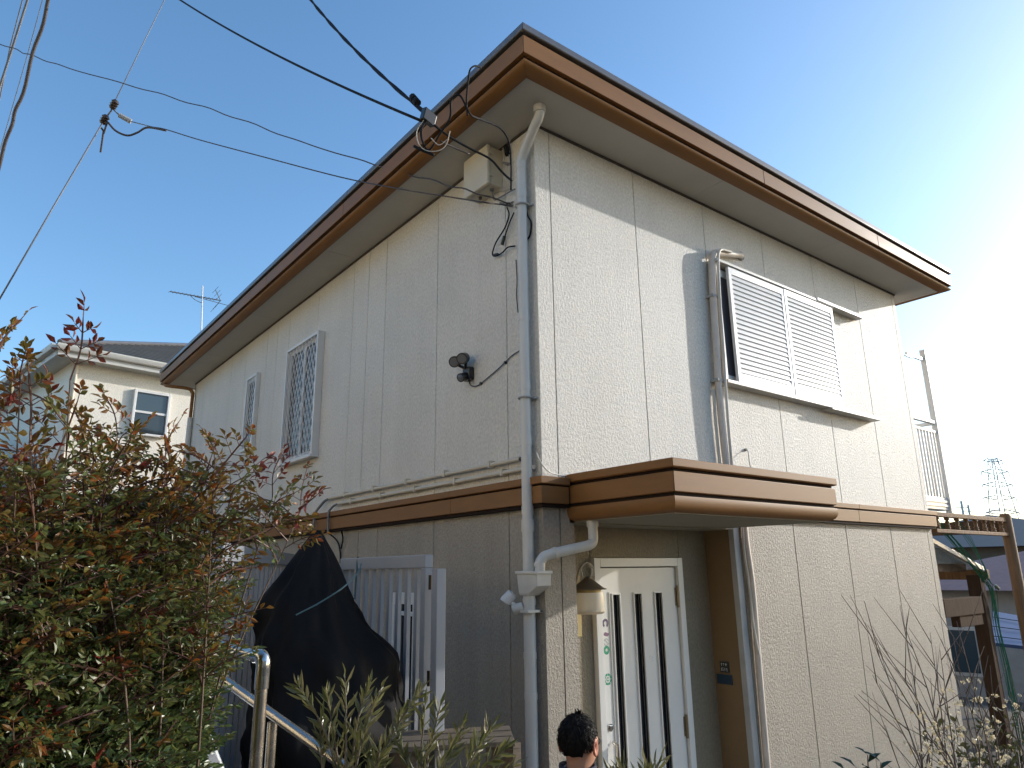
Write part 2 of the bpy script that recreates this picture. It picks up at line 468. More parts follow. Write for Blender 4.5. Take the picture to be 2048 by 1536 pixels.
SJ = [0.051, 0.375, 1.385, 2.37, 2.765, 3.13, 4.10, 5.04, 5.48, 5.87, 6.80, 7.5, 8.18, 9.06, LEN]
side_row(SJ, 2.70, 5.575, 'render_cream')
side_row(SJ, 0.0, 2.69, 'render_taupe')
# far and right faces
panel(W-0.05, W, 0.051, LEN-0.051, 0, 2.69, 'render_taupe'); panel(W-0.05, W, 0.051, LEN-0.051, 2.70, 5.575, 'render_cream')
panel(0, W, LEN-0.05, LEN, 0, 2.69, 'render_taupe'); panel(0, W, LEN-0.05, LEN, 2.70, 5.575, 'render_cream')
# porch recess
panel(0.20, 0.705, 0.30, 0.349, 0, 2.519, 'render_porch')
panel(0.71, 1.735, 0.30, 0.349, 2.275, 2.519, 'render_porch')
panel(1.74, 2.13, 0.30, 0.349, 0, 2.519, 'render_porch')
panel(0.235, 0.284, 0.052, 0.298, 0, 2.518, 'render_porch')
MB().box(2.10, 2.119, 0.03, 0.298, 0, 2.518).build('porch_jamb', 'jamb_tan', core)
MB().box(2.098, 2.18, -0.004, 0.049, 0, 2.60).build('porch_corner_post', 'corner_grey', core, bevel=0.006)
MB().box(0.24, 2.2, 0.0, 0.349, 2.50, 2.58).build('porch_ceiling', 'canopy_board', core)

# ---- sweeping trim round the house: side s, outset o
CORN = [(0, 0), (W, 0), (W, LEN), (0, LEN)]
DIA = [(-1, -1), (1, -1), (1, 1), (-1, 1)]
def swp(prof, side, t0=None, t1=None, corn=CORN):
    a, b = Vector(corn[side]), Vector(corn[(side+1) % 4])
    da, db = Vector(DIA[side]), Vector(DIA[(side+1) % 4])
    d = (b-a).normalized(); nrm = Vector((d.y, -d.x)); Ls = (b-a).length
    r0, r1 = [], []
    for o, z in prof:
        p = a+da*o if t0 is None else a+d*t0+nrm*o
        q = b+db*o if t1 is None else a+d*t1+nrm*o
        r0.append((p.x, p.y, z)); r1.append((q.x, q.y, z))
    return MB().quadstrip([r0, r1])
roof = MB()
e = 0.50
c = [(-e, -e, 5.80), (W+e, -e, 5.80), (W+e, LEN+e, 5.80), (-e, LEN+e, 5.80)]
hr = 7.15
r1, r2 = (W/2, W/2, hr), (W/2, LEN-W/2, hr)
roof.poly([c[0], c[1], r1]).poly([c[1], c[2], r2, r1]).poly([c[2], c[3], r2]).poly([c[3], c[0], r1, r2])
rf = roof.build('roof', 'slate', H)
CAPP = [(0.42, 5.83), (0.522, 5.845), (0.527, 5.79), (0.52, 5.782), (0.42, 5.782)]
RECP = [(0.40, 5.80), (0.476, 5.80), (0.476, 5.565), (0.40, 5.56)]
FASP = [(0.47, 5.758), (0.508, 5.758), (0.508, 5.618), (0.47, 5.618)]
COVP = [(0.385, 5.60), (0.492, 5.584), (0.496, 5.577), (0.491, 5.567), (0.475, 5.556), (0.445, 5.545), (0.41, 5.540), (0.385, 5.541)]
SOFP = [(-0.02, 5.585), (0.40, 5.585), (0.40, 5.55), (-0.02, 5.55)]
SPL = {0: [None, 2.35, 4.55, None], 1: [None, 3.2, 6.4, None], 2: [None, 3, None], 3: [None, 2.4, 5.1, 7.3, None]}
for s in range(4):
    swp(RECP, s).build('fascia_backing', 'brown_dark', rf)
    swp(CAPP, s).build('eave_cap', 'cap_grey', rf, bevel=0.004)
    swp(COVP, s).build('eave_cove', 'brown_metal', rf, auto=True)
    sp = SPL[s]
    for a, b in zip(sp[:-1], sp[1:]):
        swp(FASP, s, None if a is None else a+0.002, None if b is None else b-0.002).build('fascia_board', 'brown_metal', rf, bevel=0.004)
    sp = {0: [None, 1.9, 3.95, None], 1: [None, 3.4, 6.6, None], 2: [None, 3, None], 3: [None, 2.0, 4.2, 6.6, None]}[s]
    for a, b in zip(sp[:-1], sp[1:]):
        sb = swp(SOFP, s, None if a is None else a+0.0025, None if b is None else b-0.0025)
        sb.build('soffit_board', 'soffit_board', rf)
    swp([(0.001, 5.549), (0.012, 5.549), (0.012, 5.53), (0.001, 5.53)], s).build('soffit_trim', 'trim_brown', rf)
MB().box(-0.3, W+0.3, -0.3, LEN+0.3, 5.60, 5.63).build('eave_deck', 'brown_dark', rf)

# ---- belt course
belt = swp([(0.0, 2.79), (0.03, 2.79), (0.03, 2.60), (0.0, 2.60)], 0).build('belt_course', 'brown_dark', H)
swp([(0.0, 2.79), (0.03, 2.79), (0.03, 2.60), (0.0, 2.60)], 3).build('belt_course', 'brown_dark', H)
BCAP = [(-0.01, 2.812), (0.066, 2.80), (0.066, 2.752), (0.055, 2.748), (-0.01, 2.748)]
BMAIN = [(0.02, 2.738), (0.052, 2.738), (0.052, 2.622), (0.02, 2.622)]
BDRIP = [(0.0, 2.618), (0.040, 2.618), (0.040, 2.597), (0.0, 2.597)]
for s, segs in ((0, [(None, 0.195), (2.12, 4.2), (4.2, None)]), (3, [(None, 2.9), (2.9, 5.6), (5.6, 8.6), (8.6, None)])):
    for a, b in segs:
        aa = None if a is None else a+0.0015; bb = None if b is None else b-0.0015
        swp(BCAP, s, aa, bb).build('belt_cap', 'brown_metal', belt, bevel=0.003)
        swp(BMAIN, s, aa, bb).build('belt_board', 'brown_metal', belt, bevel=0.003)
        swp(BDRIP, s, aa, bb).build('belt_drip', 'brown_dark', belt)

# ---- entrance canopy: a box with its own three faces
CX0, CX1, CP = 0.255, 2.045, 0.905
cc = [(CX0, -CP), (CX1, -CP), (CX1, -0.0), (CX0, -0.0)]
can = MB().box(CX0-0.02, CX1+0.02, -CP-0.02, -0.002, 2.56, 2.79).build('canopy', 'brown_dark', H)
def cloop(prof, name, m, auto=False, bevel=0.0):
    """trim round the three free sides of the canopy, mitred"""
    rings = []
    for (x, y), (dx, dy) in zip([(CX0, -0.0), (CX0, -CP), (CX1, -CP), (CX1, -0.0)], [(-1, 0), (-1, -1), (1, -1), (1, 0)]):
        rings.append([(x+dx*o, y+dy*o-0.001, z) for o, z in prof])
    for k, (r0, r1) in enumerate(zip(rings[:-1], rings[1:])):
        MB().quadstrip([r0, r1]).build(name, m, can, auto=auto, bevel=bevel)
cloop([(-0.02, 2.842), (0.050, 2.828), (0.050, 2.778), (0.040, 2.772), (-0.02, 2.772)], 'canopy_cap', 'brown_metal', bevel=0.004)
cloop([(0.005, 2.752), (0.038, 2.752), (0.038, 2.628), (0.005, 2.628)], 'canopy_board', 'brown_metal', bevel=0.006)
cloop([(0.0, 2.605), (0.035, 2.605), (0.038, 2.585), (0.035, 2.555), (0.022, 2.532), (0.0, 2.518), (-0.035, 2.512), (-0.035, 2.60)], 'canopy_gutter', 'brown_metal', auto=True)
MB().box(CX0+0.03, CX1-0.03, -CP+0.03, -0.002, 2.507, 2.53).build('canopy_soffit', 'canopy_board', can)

# ---- front door
D = MB(); Y0 = 0.30
fr = MB()
fr.box(0.712, 0.775, 0.262, 0.345, 0.09, 2.272).box(1.668, 1.732, 0.262, 0.345, 0.09, 2.272).box(0.7755, 1.6675, 0.262, 0.345, 2.205, 2.272)
door = fr.build('door', 'door_white', H, bevel=0.004)
GAPX = [0.785, 0.912, 0.985, 1.150, 1.228, 1.392, 1.470, 1.658]
lf = MB()
ztop, zbot, zg0, zg1 = 2.196, 0.10, 0.32, 2.00
lf.box(0.785, 1.658, 0.290, 0.330, zg1, ztop).box(0.785, 1.658, 0.290, 0.330, zbot, zg0)
for a, b in ((0.785, 0.912), (0.985, 1.150), (1.228, 1.392), (1.470, 1.658)):
    lf.box(a, b, 0.290, 0.330, zg0, zg1)
leaf = lf.build('door_leaf', 'door_white', door)
for a, b in ((0.912, 0.985), (1.150, 1.228), (1.392, 1.470)):
    MB().box(a, b, 0.312, 0.322, zg0, zg1).build('glass_strip', 'glass_dark', door)
    t = MB()
    w = 0.011
    t.box(a-w, a, 0.278, 0.311, zg0-w, zg1+w).box(b, b+w, 0.278, 0.311, zg0-w, zg1+w).box(a, b, 0.278, 0.311, zg1, zg1+w).box(a, b, 0.278, 0.311, zg0-w, zg0)
    t.build('glazing_bead', 'door_white', door, bevel=0.002)
MB().box(0.873, 0.881, 0.284, 0.2895, 0.12, 2.02).build('door_groove_strip', 'alu_frame', door)
for z in (1.965, 0.99):
    h = MB().tube([(1.663, 0.278, z-0.085), (1.663, 0.278, z+0.085)], 0.011, 10)
    h.box(1.640, 1.652, 0.284, 0.2895, z-0.07, z+0.07)
    h.build('hinge', 'bronze', door, auto=True)
k = MB().disc((0.825, 0.2895, 1.09), (0, -1, 0), 0.026, 0.012, 18).box(0.812, 0.838, 0.262, 0.2775, 1.082, 1.104)
k.build('door_lock', 'chrome', door, auto=True)
k = MB().disc((0.825, 0.2895, 0.82), (0, -1, 0), 0.022, 0.012, 18)
k.tube([(0.84, 0.28, 0.99), (0.84, 0.235, 0.98), (0.84, 0.23, 0.86), (0.84, 0.235, 0.74), (0.84, 0.28, 0.73)], 0.011, 10)
k.build('door_handle', 'chrome', door, auto=True)
# stickers on the door edge (flat print)
def ring(mb, x, z, r0, r1, a0=0, a1=360, n=28, y=0.2888):
    pts = []
    for i in range(n):
        t0 = R(a0+(a1-a0)*i/n); t1 = R(a0+(a1-a0)*(i+1)/n)
        mb.poly([(x+r0*math.cos(t0), y, z+r0*math.sin(t0)), (x+r1*math.cos(t0), y, z+r1*math.sin(t0)), (x+r1*math.cos(t1), y, z+r1*math.sin(t1)), (x+r0*math.cos(t1), y, z+r0*math.sin(t1))])
    return mb
sx = 0.828
s = ring(MB(), sx, 1.800, 0.015, 0.032, -60, 240); s.build('door_sticker', 'sticker_violet', door)
s = MB().poly([(sx+0.004+0.028*math.cos(R(a)), 0.2888, 1.722+0.014*math.sin(R(a))+0.003*math.cos(R(3*a))) for a in range(0, 360, 24)]); s.build('door_sticker', 'sticker_plum', door)
s = ring(MB(), sx, 1.668, 0.020, 0.026, 20, 160); ring(s, sx, 1.668, 0.020, 0.026, 200, 340); s.poly([(sx-0.017, 0.2887, 1.684), (sx-0.011, 0.2887, 1.688), (sx+0.017, 0.2887, 1.660), (sx+0.011, 0.2887, 1.656)]); s.build('door_sticker', 'sticker_grey', door)
s = ring(MB(), sx, 1.612, 0.012, 0.031); s.poly([(sx-0.006, 0.2887, 1.586), (sx+0.006, 0.2887, 1.586), (sx+0.003, 0.2887, 1.603), (sx-0.003, 0.2887, 1.603)]); s.build('door_sticker', 'sticker_green', door)
s = MB()
for a in range(8): ring(s, sx, 1.412, 0.025, 0.040, a*45+4, a*45+41, 6)
ring(s, sx, 1.412, 0.008, 0.014, 30, 330, 16); s.build('door_sticker', 'sticker_green', door)
# faint ink marks on the leaf
s = ring(MB(), 1.300, 1.525, 0.010, 0.012, 20, 270, 14); s.poly([(1.31, 0.2888, 1.507), (1.335, 0.2888, 1.500), (1.335, 0.2888, 1.498), (1.31, 0.2888, 1.505)]); s.poly([(1.318, 0.2888, 1.528), (1.322, 0.2888, 1.528), (1.322, 0.2888, 1.516), (1.318, 0.2888, 1.516)])
s.build('door_sticker', 'sticker_grey', door)

# small plates on the tan jamb of the porch
def plate(y, z, w, h, m, label, marks):
    t = thing('name_plate', label, 'name plate', (2.098, y, z), 'plates on the porch jamb')
    MB().box(2.086, 2.0995, y-w/2, y+w/2, z-h/2, z+h/2).build('plate', m, t, bevel=0.002)
    mk = MB()
    for (a, b, c_, d_) in marks: mk.poly([(2.0852, y-a*w, z+b*h), (2.0852, y-c_*w, z+b*h), (2.0852, y-c_*w, z+d_*h), (2.0852, y-a*w, z+d_*h)])
    if marks: mk.build('lettering', 'sticker_white' if m == 'plate_dark' else 'sticker_grey', t)
plate(0.195, 1.395, 0.085, 0.085, 'plate_dark', 'small square dark name plate with pale characters on tan porch jamb',
      [(-0.35, 0.30, -0.22, 0.24), (-0.30, 0.38, -0.26, 0.08), (-0.12, 0.34, 0.02, 0.28), (-0.08, 0.22, 0.0, 0.16), (0.12, 0.30, 0.34, 0.25), (0.2, 0.36, 0.25, 0.1),
       (-0.34, -0.08, -0.28, -0.36), (-0.22, -0.06, -0.1, -0.12), (-0.18, -0.2, -0.12, -0.36), (0.04, -0.06, 0.09, -0.36), (0.2, -0.1, 0.34, -0.16), (0.28, -0.18, 0.33, -0.38)])
plate(0.205, 1.300, 0.145, 0.075, 'plate_blue', 'wider dark blue plate below the square name plate on porch jamb', [])

# ---- shuttered window on the front wall
win = MB()
WX0, WX1, WZ0, WZ1 = 2.10, 4.16, 3.795, 4.925
win.box(WX0, WX0+0.035, -0.075, -0.001, WZ0, WZ1).box(WX1-0.03, WX1, -0.075, -0.001, WZ0, WZ1)
win.box(WX0, WX1, -0.074, -0.002, WZ1-0.004, WZ1+0.02)
wo_ = win.build('window', 'alu_frame', H, bevel=0.003)
MB().box(WX0+0.035, WX1-0.03, -0.02, -0.002, WZ0+0.01, WZ1-0.01).build('pane', 'screen_mesh', wo_)
MB().box(WX0+0.036, 2.40, -0.03, -0.021, WZ1-0.10, WZ1-0.03).build('sash_rail', 'alu_white', wo_)
MB().box(WX0+0.036, 2.40, -0.03, -0.021, WZ0+0.012, WZ0+0.07).build('sash_rail', 'alu_white', wo_)
MB().box(WX0-0.02, WX1+0.0, -0.105, -0.001, WZ1, WZ1+0.028).build('window_head', 'alu_frame', wo_, bevel=0.003)
MB().box(WX0-0.02, WX1+0.0, -0.105, -0.001, WZ0-0.032, WZ0).build('window_sill', 'alu_frame', wo_, bevel=0.003)
MB().box(3.82, 4.86, -0.108, -0.001, WZ1+0.029, WZ1+0.040).box(3.82, 4.86, -0.113, -0.1085, WZ1+0.012, WZ1+0.040).build('shutter_track', 'alu_frame', wo_)
MB().box(3.80, 4.86, -0.125, -0.001, WZ0-0.050, WZ0-0.034).box(3.80, 4.86, -0.130, -0.1255, WZ0-0.055, WZ0-0.020).build('shutter_track', 'alu_frame', wo_)
for (a, b, yo) in ((2.265, 3.19, -0.062), (3.19, 4.135, -0.066)):
    z0, z1 = WZ0+0.006, WZ1-0.006
    s_ = MB()
    st_ = 0.045
    s_.box(a, a+st_, yo-0.03, yo, z0, z1).box(b-st_, b, yo-0.03, yo, z0, z1).box(a+st_, b-st_, yo-0.03, yo, z1-0.07, z1).box(a+st_, b-st_, yo-0.03, yo, z0, z0+0.085)
    s_.box(a+st_, b-st_, yo-0.004, yo-0.001, z0+0.08, z1-0.06)
    sh = s_.build('shutter', 'alu_white', wo_, bevel=0.003)
    n = 20; zz0, zz1 = z0+0.087, z1-0.072; pit = (zz1-zz0)/n
    base_me = MB().obox((a+st_+0.001, yo-0.0265, -0.004), (b-a-2*st_-0.002, 0, 0), (0, 0.010, pit*1.02), (0, -0.003, 0.003)).mesh('louvre_slat', 'alu_white')
    for i in range(n):
        o = link('louvre_slat', base_me); o.location = (0, 0, zz0+i*pit+0.006); setpar(o, sh)

# ---- left windows with diamond grilles
def grille_window(y0, y1, z0, z1, dep, parts=2, side=0.05):
    f = MB()
    t = 0.035
    f.box(-dep, -0.001, y0, y0+t, z0, z1).box(-dep, -0.001, y1-t, y1, z0, z1).box(-dep, -0.001, y0+t, y1-t, z1-t, z1).box(-dep-0.015, -0.001, y0-0.01, y1+0.01, z0-0.03, z0+0.005)
    w = f.build('window', 'alu_white', H, bevel=0.003)
    MB().box(-0.018, -0.002, y0+t, y1-t, z0+0.006, z1-t).build('pane', 'glass_curtain', w)
    s_ = MB(); ww = (y1-y0-2*t)/parts
    for i in range(parts):
        a = y0+t+i*ww; b = a+ww
        s_.box(-0.035, -0.019, a, a+0.03, z0+0.01, z1-t).box(-0.035, -0.019, b-0.03, b-0.001, z0+0.01, z1-t).box(-0.035, -0.019, a+0.03, b-0.03, z1-t-0.05, z1-t).box(-0.035, -0.019, a+0.03, b-0.03, z0+0.01, z0+0.06)
    s_.build('sash', 'alu_white', w)
    X = -dep+0.012
    n = max(3, int(round((y1-y0)/0.105)))
    dy = (y1-y0-2*t)/n; hz = dy*1.9
    ya, yb, za, zb = y0+t, y1-t, z0+0.006, z1-t
    for sgn in (1, -1):
        k = -40
        while k < 60:
            # line: y = ya + dy*(k) + sgn*(z-za)/hz*dy
            pts = []
            y_at = lambda z: ya+dy*k+sgn*(z-za)/hz*dy
            z_at = lambda y: za+(y-ya-dy*k)*sgn*hz/dy
            zlo, zhi = sorted((z_at(ya), z_at(yb)))
            zl, zh = max(za, zlo), min(zb, zhi)
            if zh-zl > 0.02:
                MB().tube([(X, y_at(zl), zl), (X, y_at(zh), zh)], 0.0042, 5).build('grille_bar', 'alu_white', w)
            k += 1
    return w
grille_window(3.86, 4.86, 3.475, 4.93, 0.085)
grille_window(6.06, 6.50, 3.875, 4.93, 0.06, parts=1)

# ---- rainwater pipes
def pipe(pts, r, name, m, parent, n=16):
    return MB().tube(pts, r, n).build(name, m, parent, auto=True)
PX, PY = -0.065, 0.085
top = Vector((-0.10, -0.19, 5.55))
dp = pipe(spline([top+Vector((0, 0, 0.01)), top+Vector((0, 0, -0.06)), top+Vector((0.004, 0.03, -0.10))], 6)+spline([(-0.093, -0.13, 5.435), (PX-0.004, 0.03, 5.315), (PX, PY-0.004, 5.245), (PX, PY, 5.20)], 6)+[(PX, PY, 2.17)], 0.0375, 'downpipe', 'pipe_white', H)
pipe([top+Vector((0, 0, 0.004)), top+Vector((0, 0, -0.055))], 0.047, 'pipe_collar', 'pipe_white', dp)
for z in (5.20, 4.95, 3.96, 3.44, 3.05, 2.58):
    pipe([(PX, PY, z-0.028), (PX, PY, z+0.028)], 0.0405, 'pipe_socket', 'pipe_white', dp)
pipe([(PX, PY, 2.52), (PX, PY, 2.44)], 0.043, 'pipe_socket', 'pipe_white', dp)
for z in (4.86, 3.36, 1.93):
    b = MB().tube([(PX+0.05*math.cos(R(a)), PY+0.05*math.sin(R(a)), z) for a in range(0, 360, 20)], 0.006, 6)
    b.box(PX+0.03, 0.0, PY-0.012, PY+0.012, z-0.01, z+0.01).box(PX+0.035, PX+0.06, PY-0.065, PY-0.03, z-0.008, z+0.008)
    b.build('pipe_bracket', 'corner_grey', dp)
# hopper
hp = MB()
def rect(y0, y1, x0, x1, z): return [(x0, y0, z), (x1, y0, z), (x1, y1, z), (x0, y1, z)]
hp.quadstrip([rect(-0.085, 0.145, -0.135, 0.0-0.002, 2.185), rect(-0.085, 0.145, -0.135, -0.002, 2.165)])
hp.quadstrip([rect(-0.072, 0.135, -0.127, -0.003, 2.165), rect(-0.066, 0.130, -0.122, -0.004, 2.09), rect(0.02, 0.130, -0.115, -0.01, 2.045), rect(0.04, 0.128, -0.108, -0.02, 2.03)])
hp.build('hopper', 'pipe_white', dp, bevel=0.004)
pipe([(PX, PY, 2.05), (PX, PY, 0.05)], 0.040, 'downpipe_section', 'pipe_white', dp)
for z in (1.99, 1.66, 1.42):
    pipe([(PX, PY, z-0.02), (PX, PY, z+0.02)], 0.043, 'pipe_socket', 'pipe_white', dp)
# canopy drain running back to the hopper
cx_, cy_ = 0.325, -0.135
dr = pipe([(cx_, cy_, 2.51), (cx_, cy_, 2.40)]+spline([(cx_, cy_, 2.385), (cx_-0.012, cy_, 2.362), (cx_-0.05, cy_, 2.345)], 6)+spline([(0.02, -0.075, 2.295), (-0.035, -0.045, 2.275), (-0.062, -0.032, 2.24)], 6)+[(-0.066, -0.030, 2.15)], 0.034, 'canopy_drain', 'pipe_white', H)
pipe([(cx_, cy_, 2.508), (cx_, cy_, 2.47)], 0.041, 'pipe_collar', 'pipe_white', dr)
pipe([(-0.066, -0.030, 2.235), (-0.066, -0.030, 2.21)], 0.037, 'pipe_collar', 'pipe_white', dr)
pipe([(0.012, -0.077, 2.293), (0.035, -0.081, 2.30)], 0.038, 'pipe_collar', 'pipe_white', dr)
# thin brown downpipe on the far corner
pipe(spline([(-0.40, LEN+0.42, 5.66), (-0.44, LEN+0.36, 5.55), (-0.40, LEN+0.2, 5.49), (-0.12, LEN-0.0, 5.44), (-0.05, LEN-0.06, 5.35)], 6)+[(-0.05, LEN-0.06, 4.9)], 0.03, 'brown_downpipe', 'brown_metal', H)
pipe([(-0.05, LEN-0.06, 4.9), (-0.05, LEN-0.06, 0.6)], 0.045, 'brown_downpipe', 'pipe_white', H)

# ---- conduits on the left wall above the belt
for z, ya, yb in ((2.948, 0.20, 3.42), (2.872, 0.05, 3.18)):
    c1 = pipe([(-0.03, ya, z), (-0.03, yb, z)], 0.017, 'wall_conduit', 'pipe_cream', H, 10)
    for k in range(5):
        y = ya+0.35+k*0.62
        MB().box(-0.052, -0.001, y-0.012, y+0.012, z-0.022, z+0.030).build('conduit_clip', 'pipe_cream', c1)
pipe(spline([(-0.03, 0.20, 2.948), (-0.035, 0.16, 2.95), (-0.04, 0.13, 2.99), (-0.035, 0.115, 3.06)], 6), 0.014, 'wall_conduit', 'cable_brown', H, 8)
pipe(spline([(-0.03, 3.40, 2.948), (-0.035, 3.52, 2.93), (-0.06, 3.62, 2.86), (-0.085, 3.65, 2.80), (-0.085, 3.66, 2.7), (-0.08, 3.66, 2.40)], 6), 0.014, 'wall_conduit', 'cable_grey', H, 8)
pipe(spline([(-0.03, 3.16, 2.872), (-0.035, 3.26, 2.865), (-0.06, 3.30, 2.83), (-0.08, 3.31, 2.78), (-0.075, 3.31, 2.58)], 6), 0.012, 'wall_conduit', 'cable_grey', H, 8)
pipe(spline([(-0.075, 3.31, 2.59), (-0.03, 3.18, 2.50), (-0.02, 3.12, 2.40), (-0.02, 3.10, 2.28)], 6), 0.008, 'wall_conduit', 'cable_black', H, 6)
pipe(spline([(-0.05, 3.05, 2.60), (-0.02, 3.07, 2.52), (-0.02, 3.10, 2.42)], 6), 0.008, 'wall_conduit', 'cable_black', H, 6)

# ---- taped air-conditioner duct up the front wall
dz = [(2.62, -0.01, 5.15), (2.56, -0.04, 5.135), (2.42, -0.05, 5.10), (2.26, -0.05, 5.065), (2.14, -0.055, 5.035), (2.085, -0.055, 4.97), (2.06, -0.055, 4.82), (2.045, -0.05, 4.5), (2.03, -0.05, 4.1), (2.01, -0.05, 3.7), (2.01, -0.05, 3.35), (2.02, -0.05, 3.05), (2.03, -0.05, 2.84)]
du = pipe(spline(dz, 6), 0.031, 'duct', 'duct_tape', H, 12)
d2 = [(2.34, -0.092, 5.085), (2.17, -0.10, 5.058), (2.115, -0.10, 4.975), (2.095, -0.10, 4.80), (2.082, -0.095, 4.5), (2.07, -0.095, 4.1), (2.055, -0.09, 3.7), (2.05, -0.085, 3.3), (2.065, -0.075, 2.84)]
pipe(spline(d2, 6), 0.013, 'duct_cable', 'cable_white', du, 8)
d3 = [(1.975, -0.02, 3.70), (1.965, -0.02, 3.4), (1.97, -0.02, 3.1), (1.985, -0.02, 2.84)]
pipe(spline(d3, 6), 0.014, 'duct_cable', 'cable_white', du, 8)
MB().disc((2.62, -0.001, 5.15), (0, -1, 0), 0.045, 0.02, 20).build('duct_sleeve', 'joint_dark', du, auto=True)
for z, x in ((4.58, 2.045), (3.78, 2.01)):
    MB().box(x-0.04, x+0.04, -0.082, -0.001, z-0.012, z+0.012).build('duct_clip', 'corner_grey', du)
dl = [(2.235, -0.03, 2.60), (2.23, -0.03, 2.4), (2.255, -0.03, 2.05), (2.245, -0.03, 1.6), (2.235, -0.03, 1.2), (2.225, -0.03, 0.7), (2.22, -0.03, 0.1)]
pipe(spline(dl, 6), 0.026, 'duct', 'duct_tape', H, 12)
pipe(spline([(2.20, -0.03, 2.56), (2.19, -0.03, 2.3), (2.215, -0.03, 2.0), (2.20, -0.04, 1.75), (2.225, -0.05, 1.5)], 6), 0.011, 'duct_cable', 'cable_white', H, 8)
# odd cable hook
pipe(spline([(2.39, -0.002, 3.205), (2.385, -0.03, 3.195), (2.36, -0.05, 3.15), (2.37, -0.045, 3.08), (2.42, -0.03, 2.98), (2.43, -0.03, 2.84)], 6), 0.004, 'loose_cable', 'cable_white', H, 6)
MB().disc((2.39, -0.001, 3.205), (0, -1, 0), 0.014, 0.012, 12).build('cable_plug', 'joint_dark', H)
# white thin cable from the downpipe along the canopy
pipe(spline([(-0.03, 0.02, 2.97), (-0.03, -0.02, 2.90), (0.02, -0.03, 2.845), (0.10, -0.02, 2.825), (0.25, -0.02, 2.822), (0.45, -0.02, 2.85)], 6), 0.005, 'loose_cable', 'cable_white', H, 6)

# ------------------------------------------------------------------ balcony at the right of the upper floor (belongs to the house)
def py_(px, py, Y): return aty(px, py, Y)
BY = 0.14
bal = MB().box(W+0.01, 7.02, BY, 2.6, 2.86, 3.02).build('balcony', 'alu_white', H, bevel=0.006)
for z in (2.90, 2.95):
    MB().box(W+0.01, 7.022, BY-0.012, BY-0.001, z, z+0.03).build('balcony_trim', 'alu_white', bal)
MB().box(6.95, 7.02, BY-0.03, BY+0.04, 2.82, 5.02).build('balcony_post', 'alu_white', bal, bevel=0.005)
MB().box(6.95, 7.02, 2.5, 2.57, 2.82, 5.02).build('balcony_post', 'alu_white', bal, bevel=0.005)
MB().box(W+0.01, 6.949, BY-0.02, BY+0.03, 3.985, 4.03).build('handrail', 'alu_white', bal, bevel=0.004)
MB().box(W+0.01, 6.949, BY-0.015, BY+0.02, 3.86, 3.895).build('handrail', 'alu_white', bal, bevel=0.004)
MB().box(6.96, 7.01, BY+0.05, 2.5, 3.985, 4.03).build('handrail', 'alu_white', bal, bevel=0.004)
bme = MB().box(-0.008, 0.008, -0.012, 0.012, 3.02, 3.86).mesh('baluster', 'alu_white')
for i in range(10):
    o = link('baluster', bme); o.location = (W+0.07+i*0.09, BY+0.0, 0); setpar(o, bal)
for i in range(22):
    o = link('baluster', bme); o.location = (6.985, BY+0.12+i*0.108, 0); setpar(o, bal)
MB().box(6.45, 6.95, BY-0.01, BY+0.02, 4.86, 4.90).box(6.40, 6.60, BY-0.008, BY+0.018, 4.84, 4.855).build('laundry_bracket', 'alu_frame', bal)

# ------------------------------------------------------------------ fittings on the walls
ub = thing('utility_box', 'cream electricity meter box under the eave beside the downpipe', 'utility box', (0, 0.56, 5.18))
MB().box(-0.125, -0.002, 0.40, 0.725, 5.175, 5.515).build('case', 'box_cream', ub, bevel=0.008)
MB().box(-0.165, -0.127, 0.392, 0.733, 5.168, 5.52).build('cover', 'box_cream', ub, bevel=0.012)
for z in (5.24, 5.44): MB().box(-0.15, -0.11, 0.385, 0.3915, z, z+0.025).build('latch', 'box_cream', ub)
MB().tube([(-0.07, 0.46, 5.176), (-0.07, 0.46, 5.16)], 0.018, 10).build('gland', 'cable_grey', ub)
MB().tube([(-0.07, 0.62, 5.176), (-0.07, 0.62, 5.155)], 0.014, 10).build('gland', 'cable_brown', ub)

fl = thing('floodlight', 'black twin-head sensor floodlight on the shaded cream side wall', 'floodlight', (-0.05, 0.86, 3.70))
MB().box(-0.055, -0.002, 0.80, 0.90, 3.66, 3.77).build('backplate', 'black_plastic', fl, bevel=0.012)
MB().tube([(-0.05, 0.85, 3.70), (-0.12, 0.825, 3.665)], [0.030, 0.036], 14).build('sensor', 'black_plastic', fl, auto=True)
MB().tube([(-0.118, 0.826, 3.666), (-0.138, 0.818, 3.655)], [0.030, 0.014], 14).build('sensor_lens', 'lens_grey', fl, auto=True)
for dy in (-0.055, 0.055):
    y = 0.87+dy
    MB().tube([(-0.05, 0.86, 3.76), (-0.075, y, 3.80)], 0.012, 8).build('arm', 'black_plastic', fl)
    h = MB().tube([(-0.055, y+0.035, 3.85), (-0.065, y+0.03, 3.845), (-0.125, y-0.02, 3.815), (-0.132, y-0.026, 3.812)], [0.022, 0.043, 0.047, 0.046], 18).build('lamp_head', 'black_plastic', fl, auto=True)
    MB().disc((-0.1322, y-0.0262, 3.811), (-0.72, -0.6, -0.36), 0.036, 0.004, 18).build('lens', 'lens_grey', h)
cbl = spline([(-0.03, 0.84, 3.66), (-0.02, 0.82, 3.615), (-0.012, 0.74, 3.60), (-0.012, 0.62, 3.63), (-0.012, 0.45, 3.68), (-0.012, 0.30, 3.735), (-0.012, 0.20, 3.755), (-0.02, 0.145, 3.80)], 6)
MB().tube(cbl, 0.0045, 6).build('lead', 'cable_brown', fl)
for y, z in ((0.70, 3.608), (0.385, 3.702)): MB().box(-0.02, -0.001, y-0.008, y+0.008, z-0.008, z+0.010).build('cable_clip', 'black_plastic', fl)

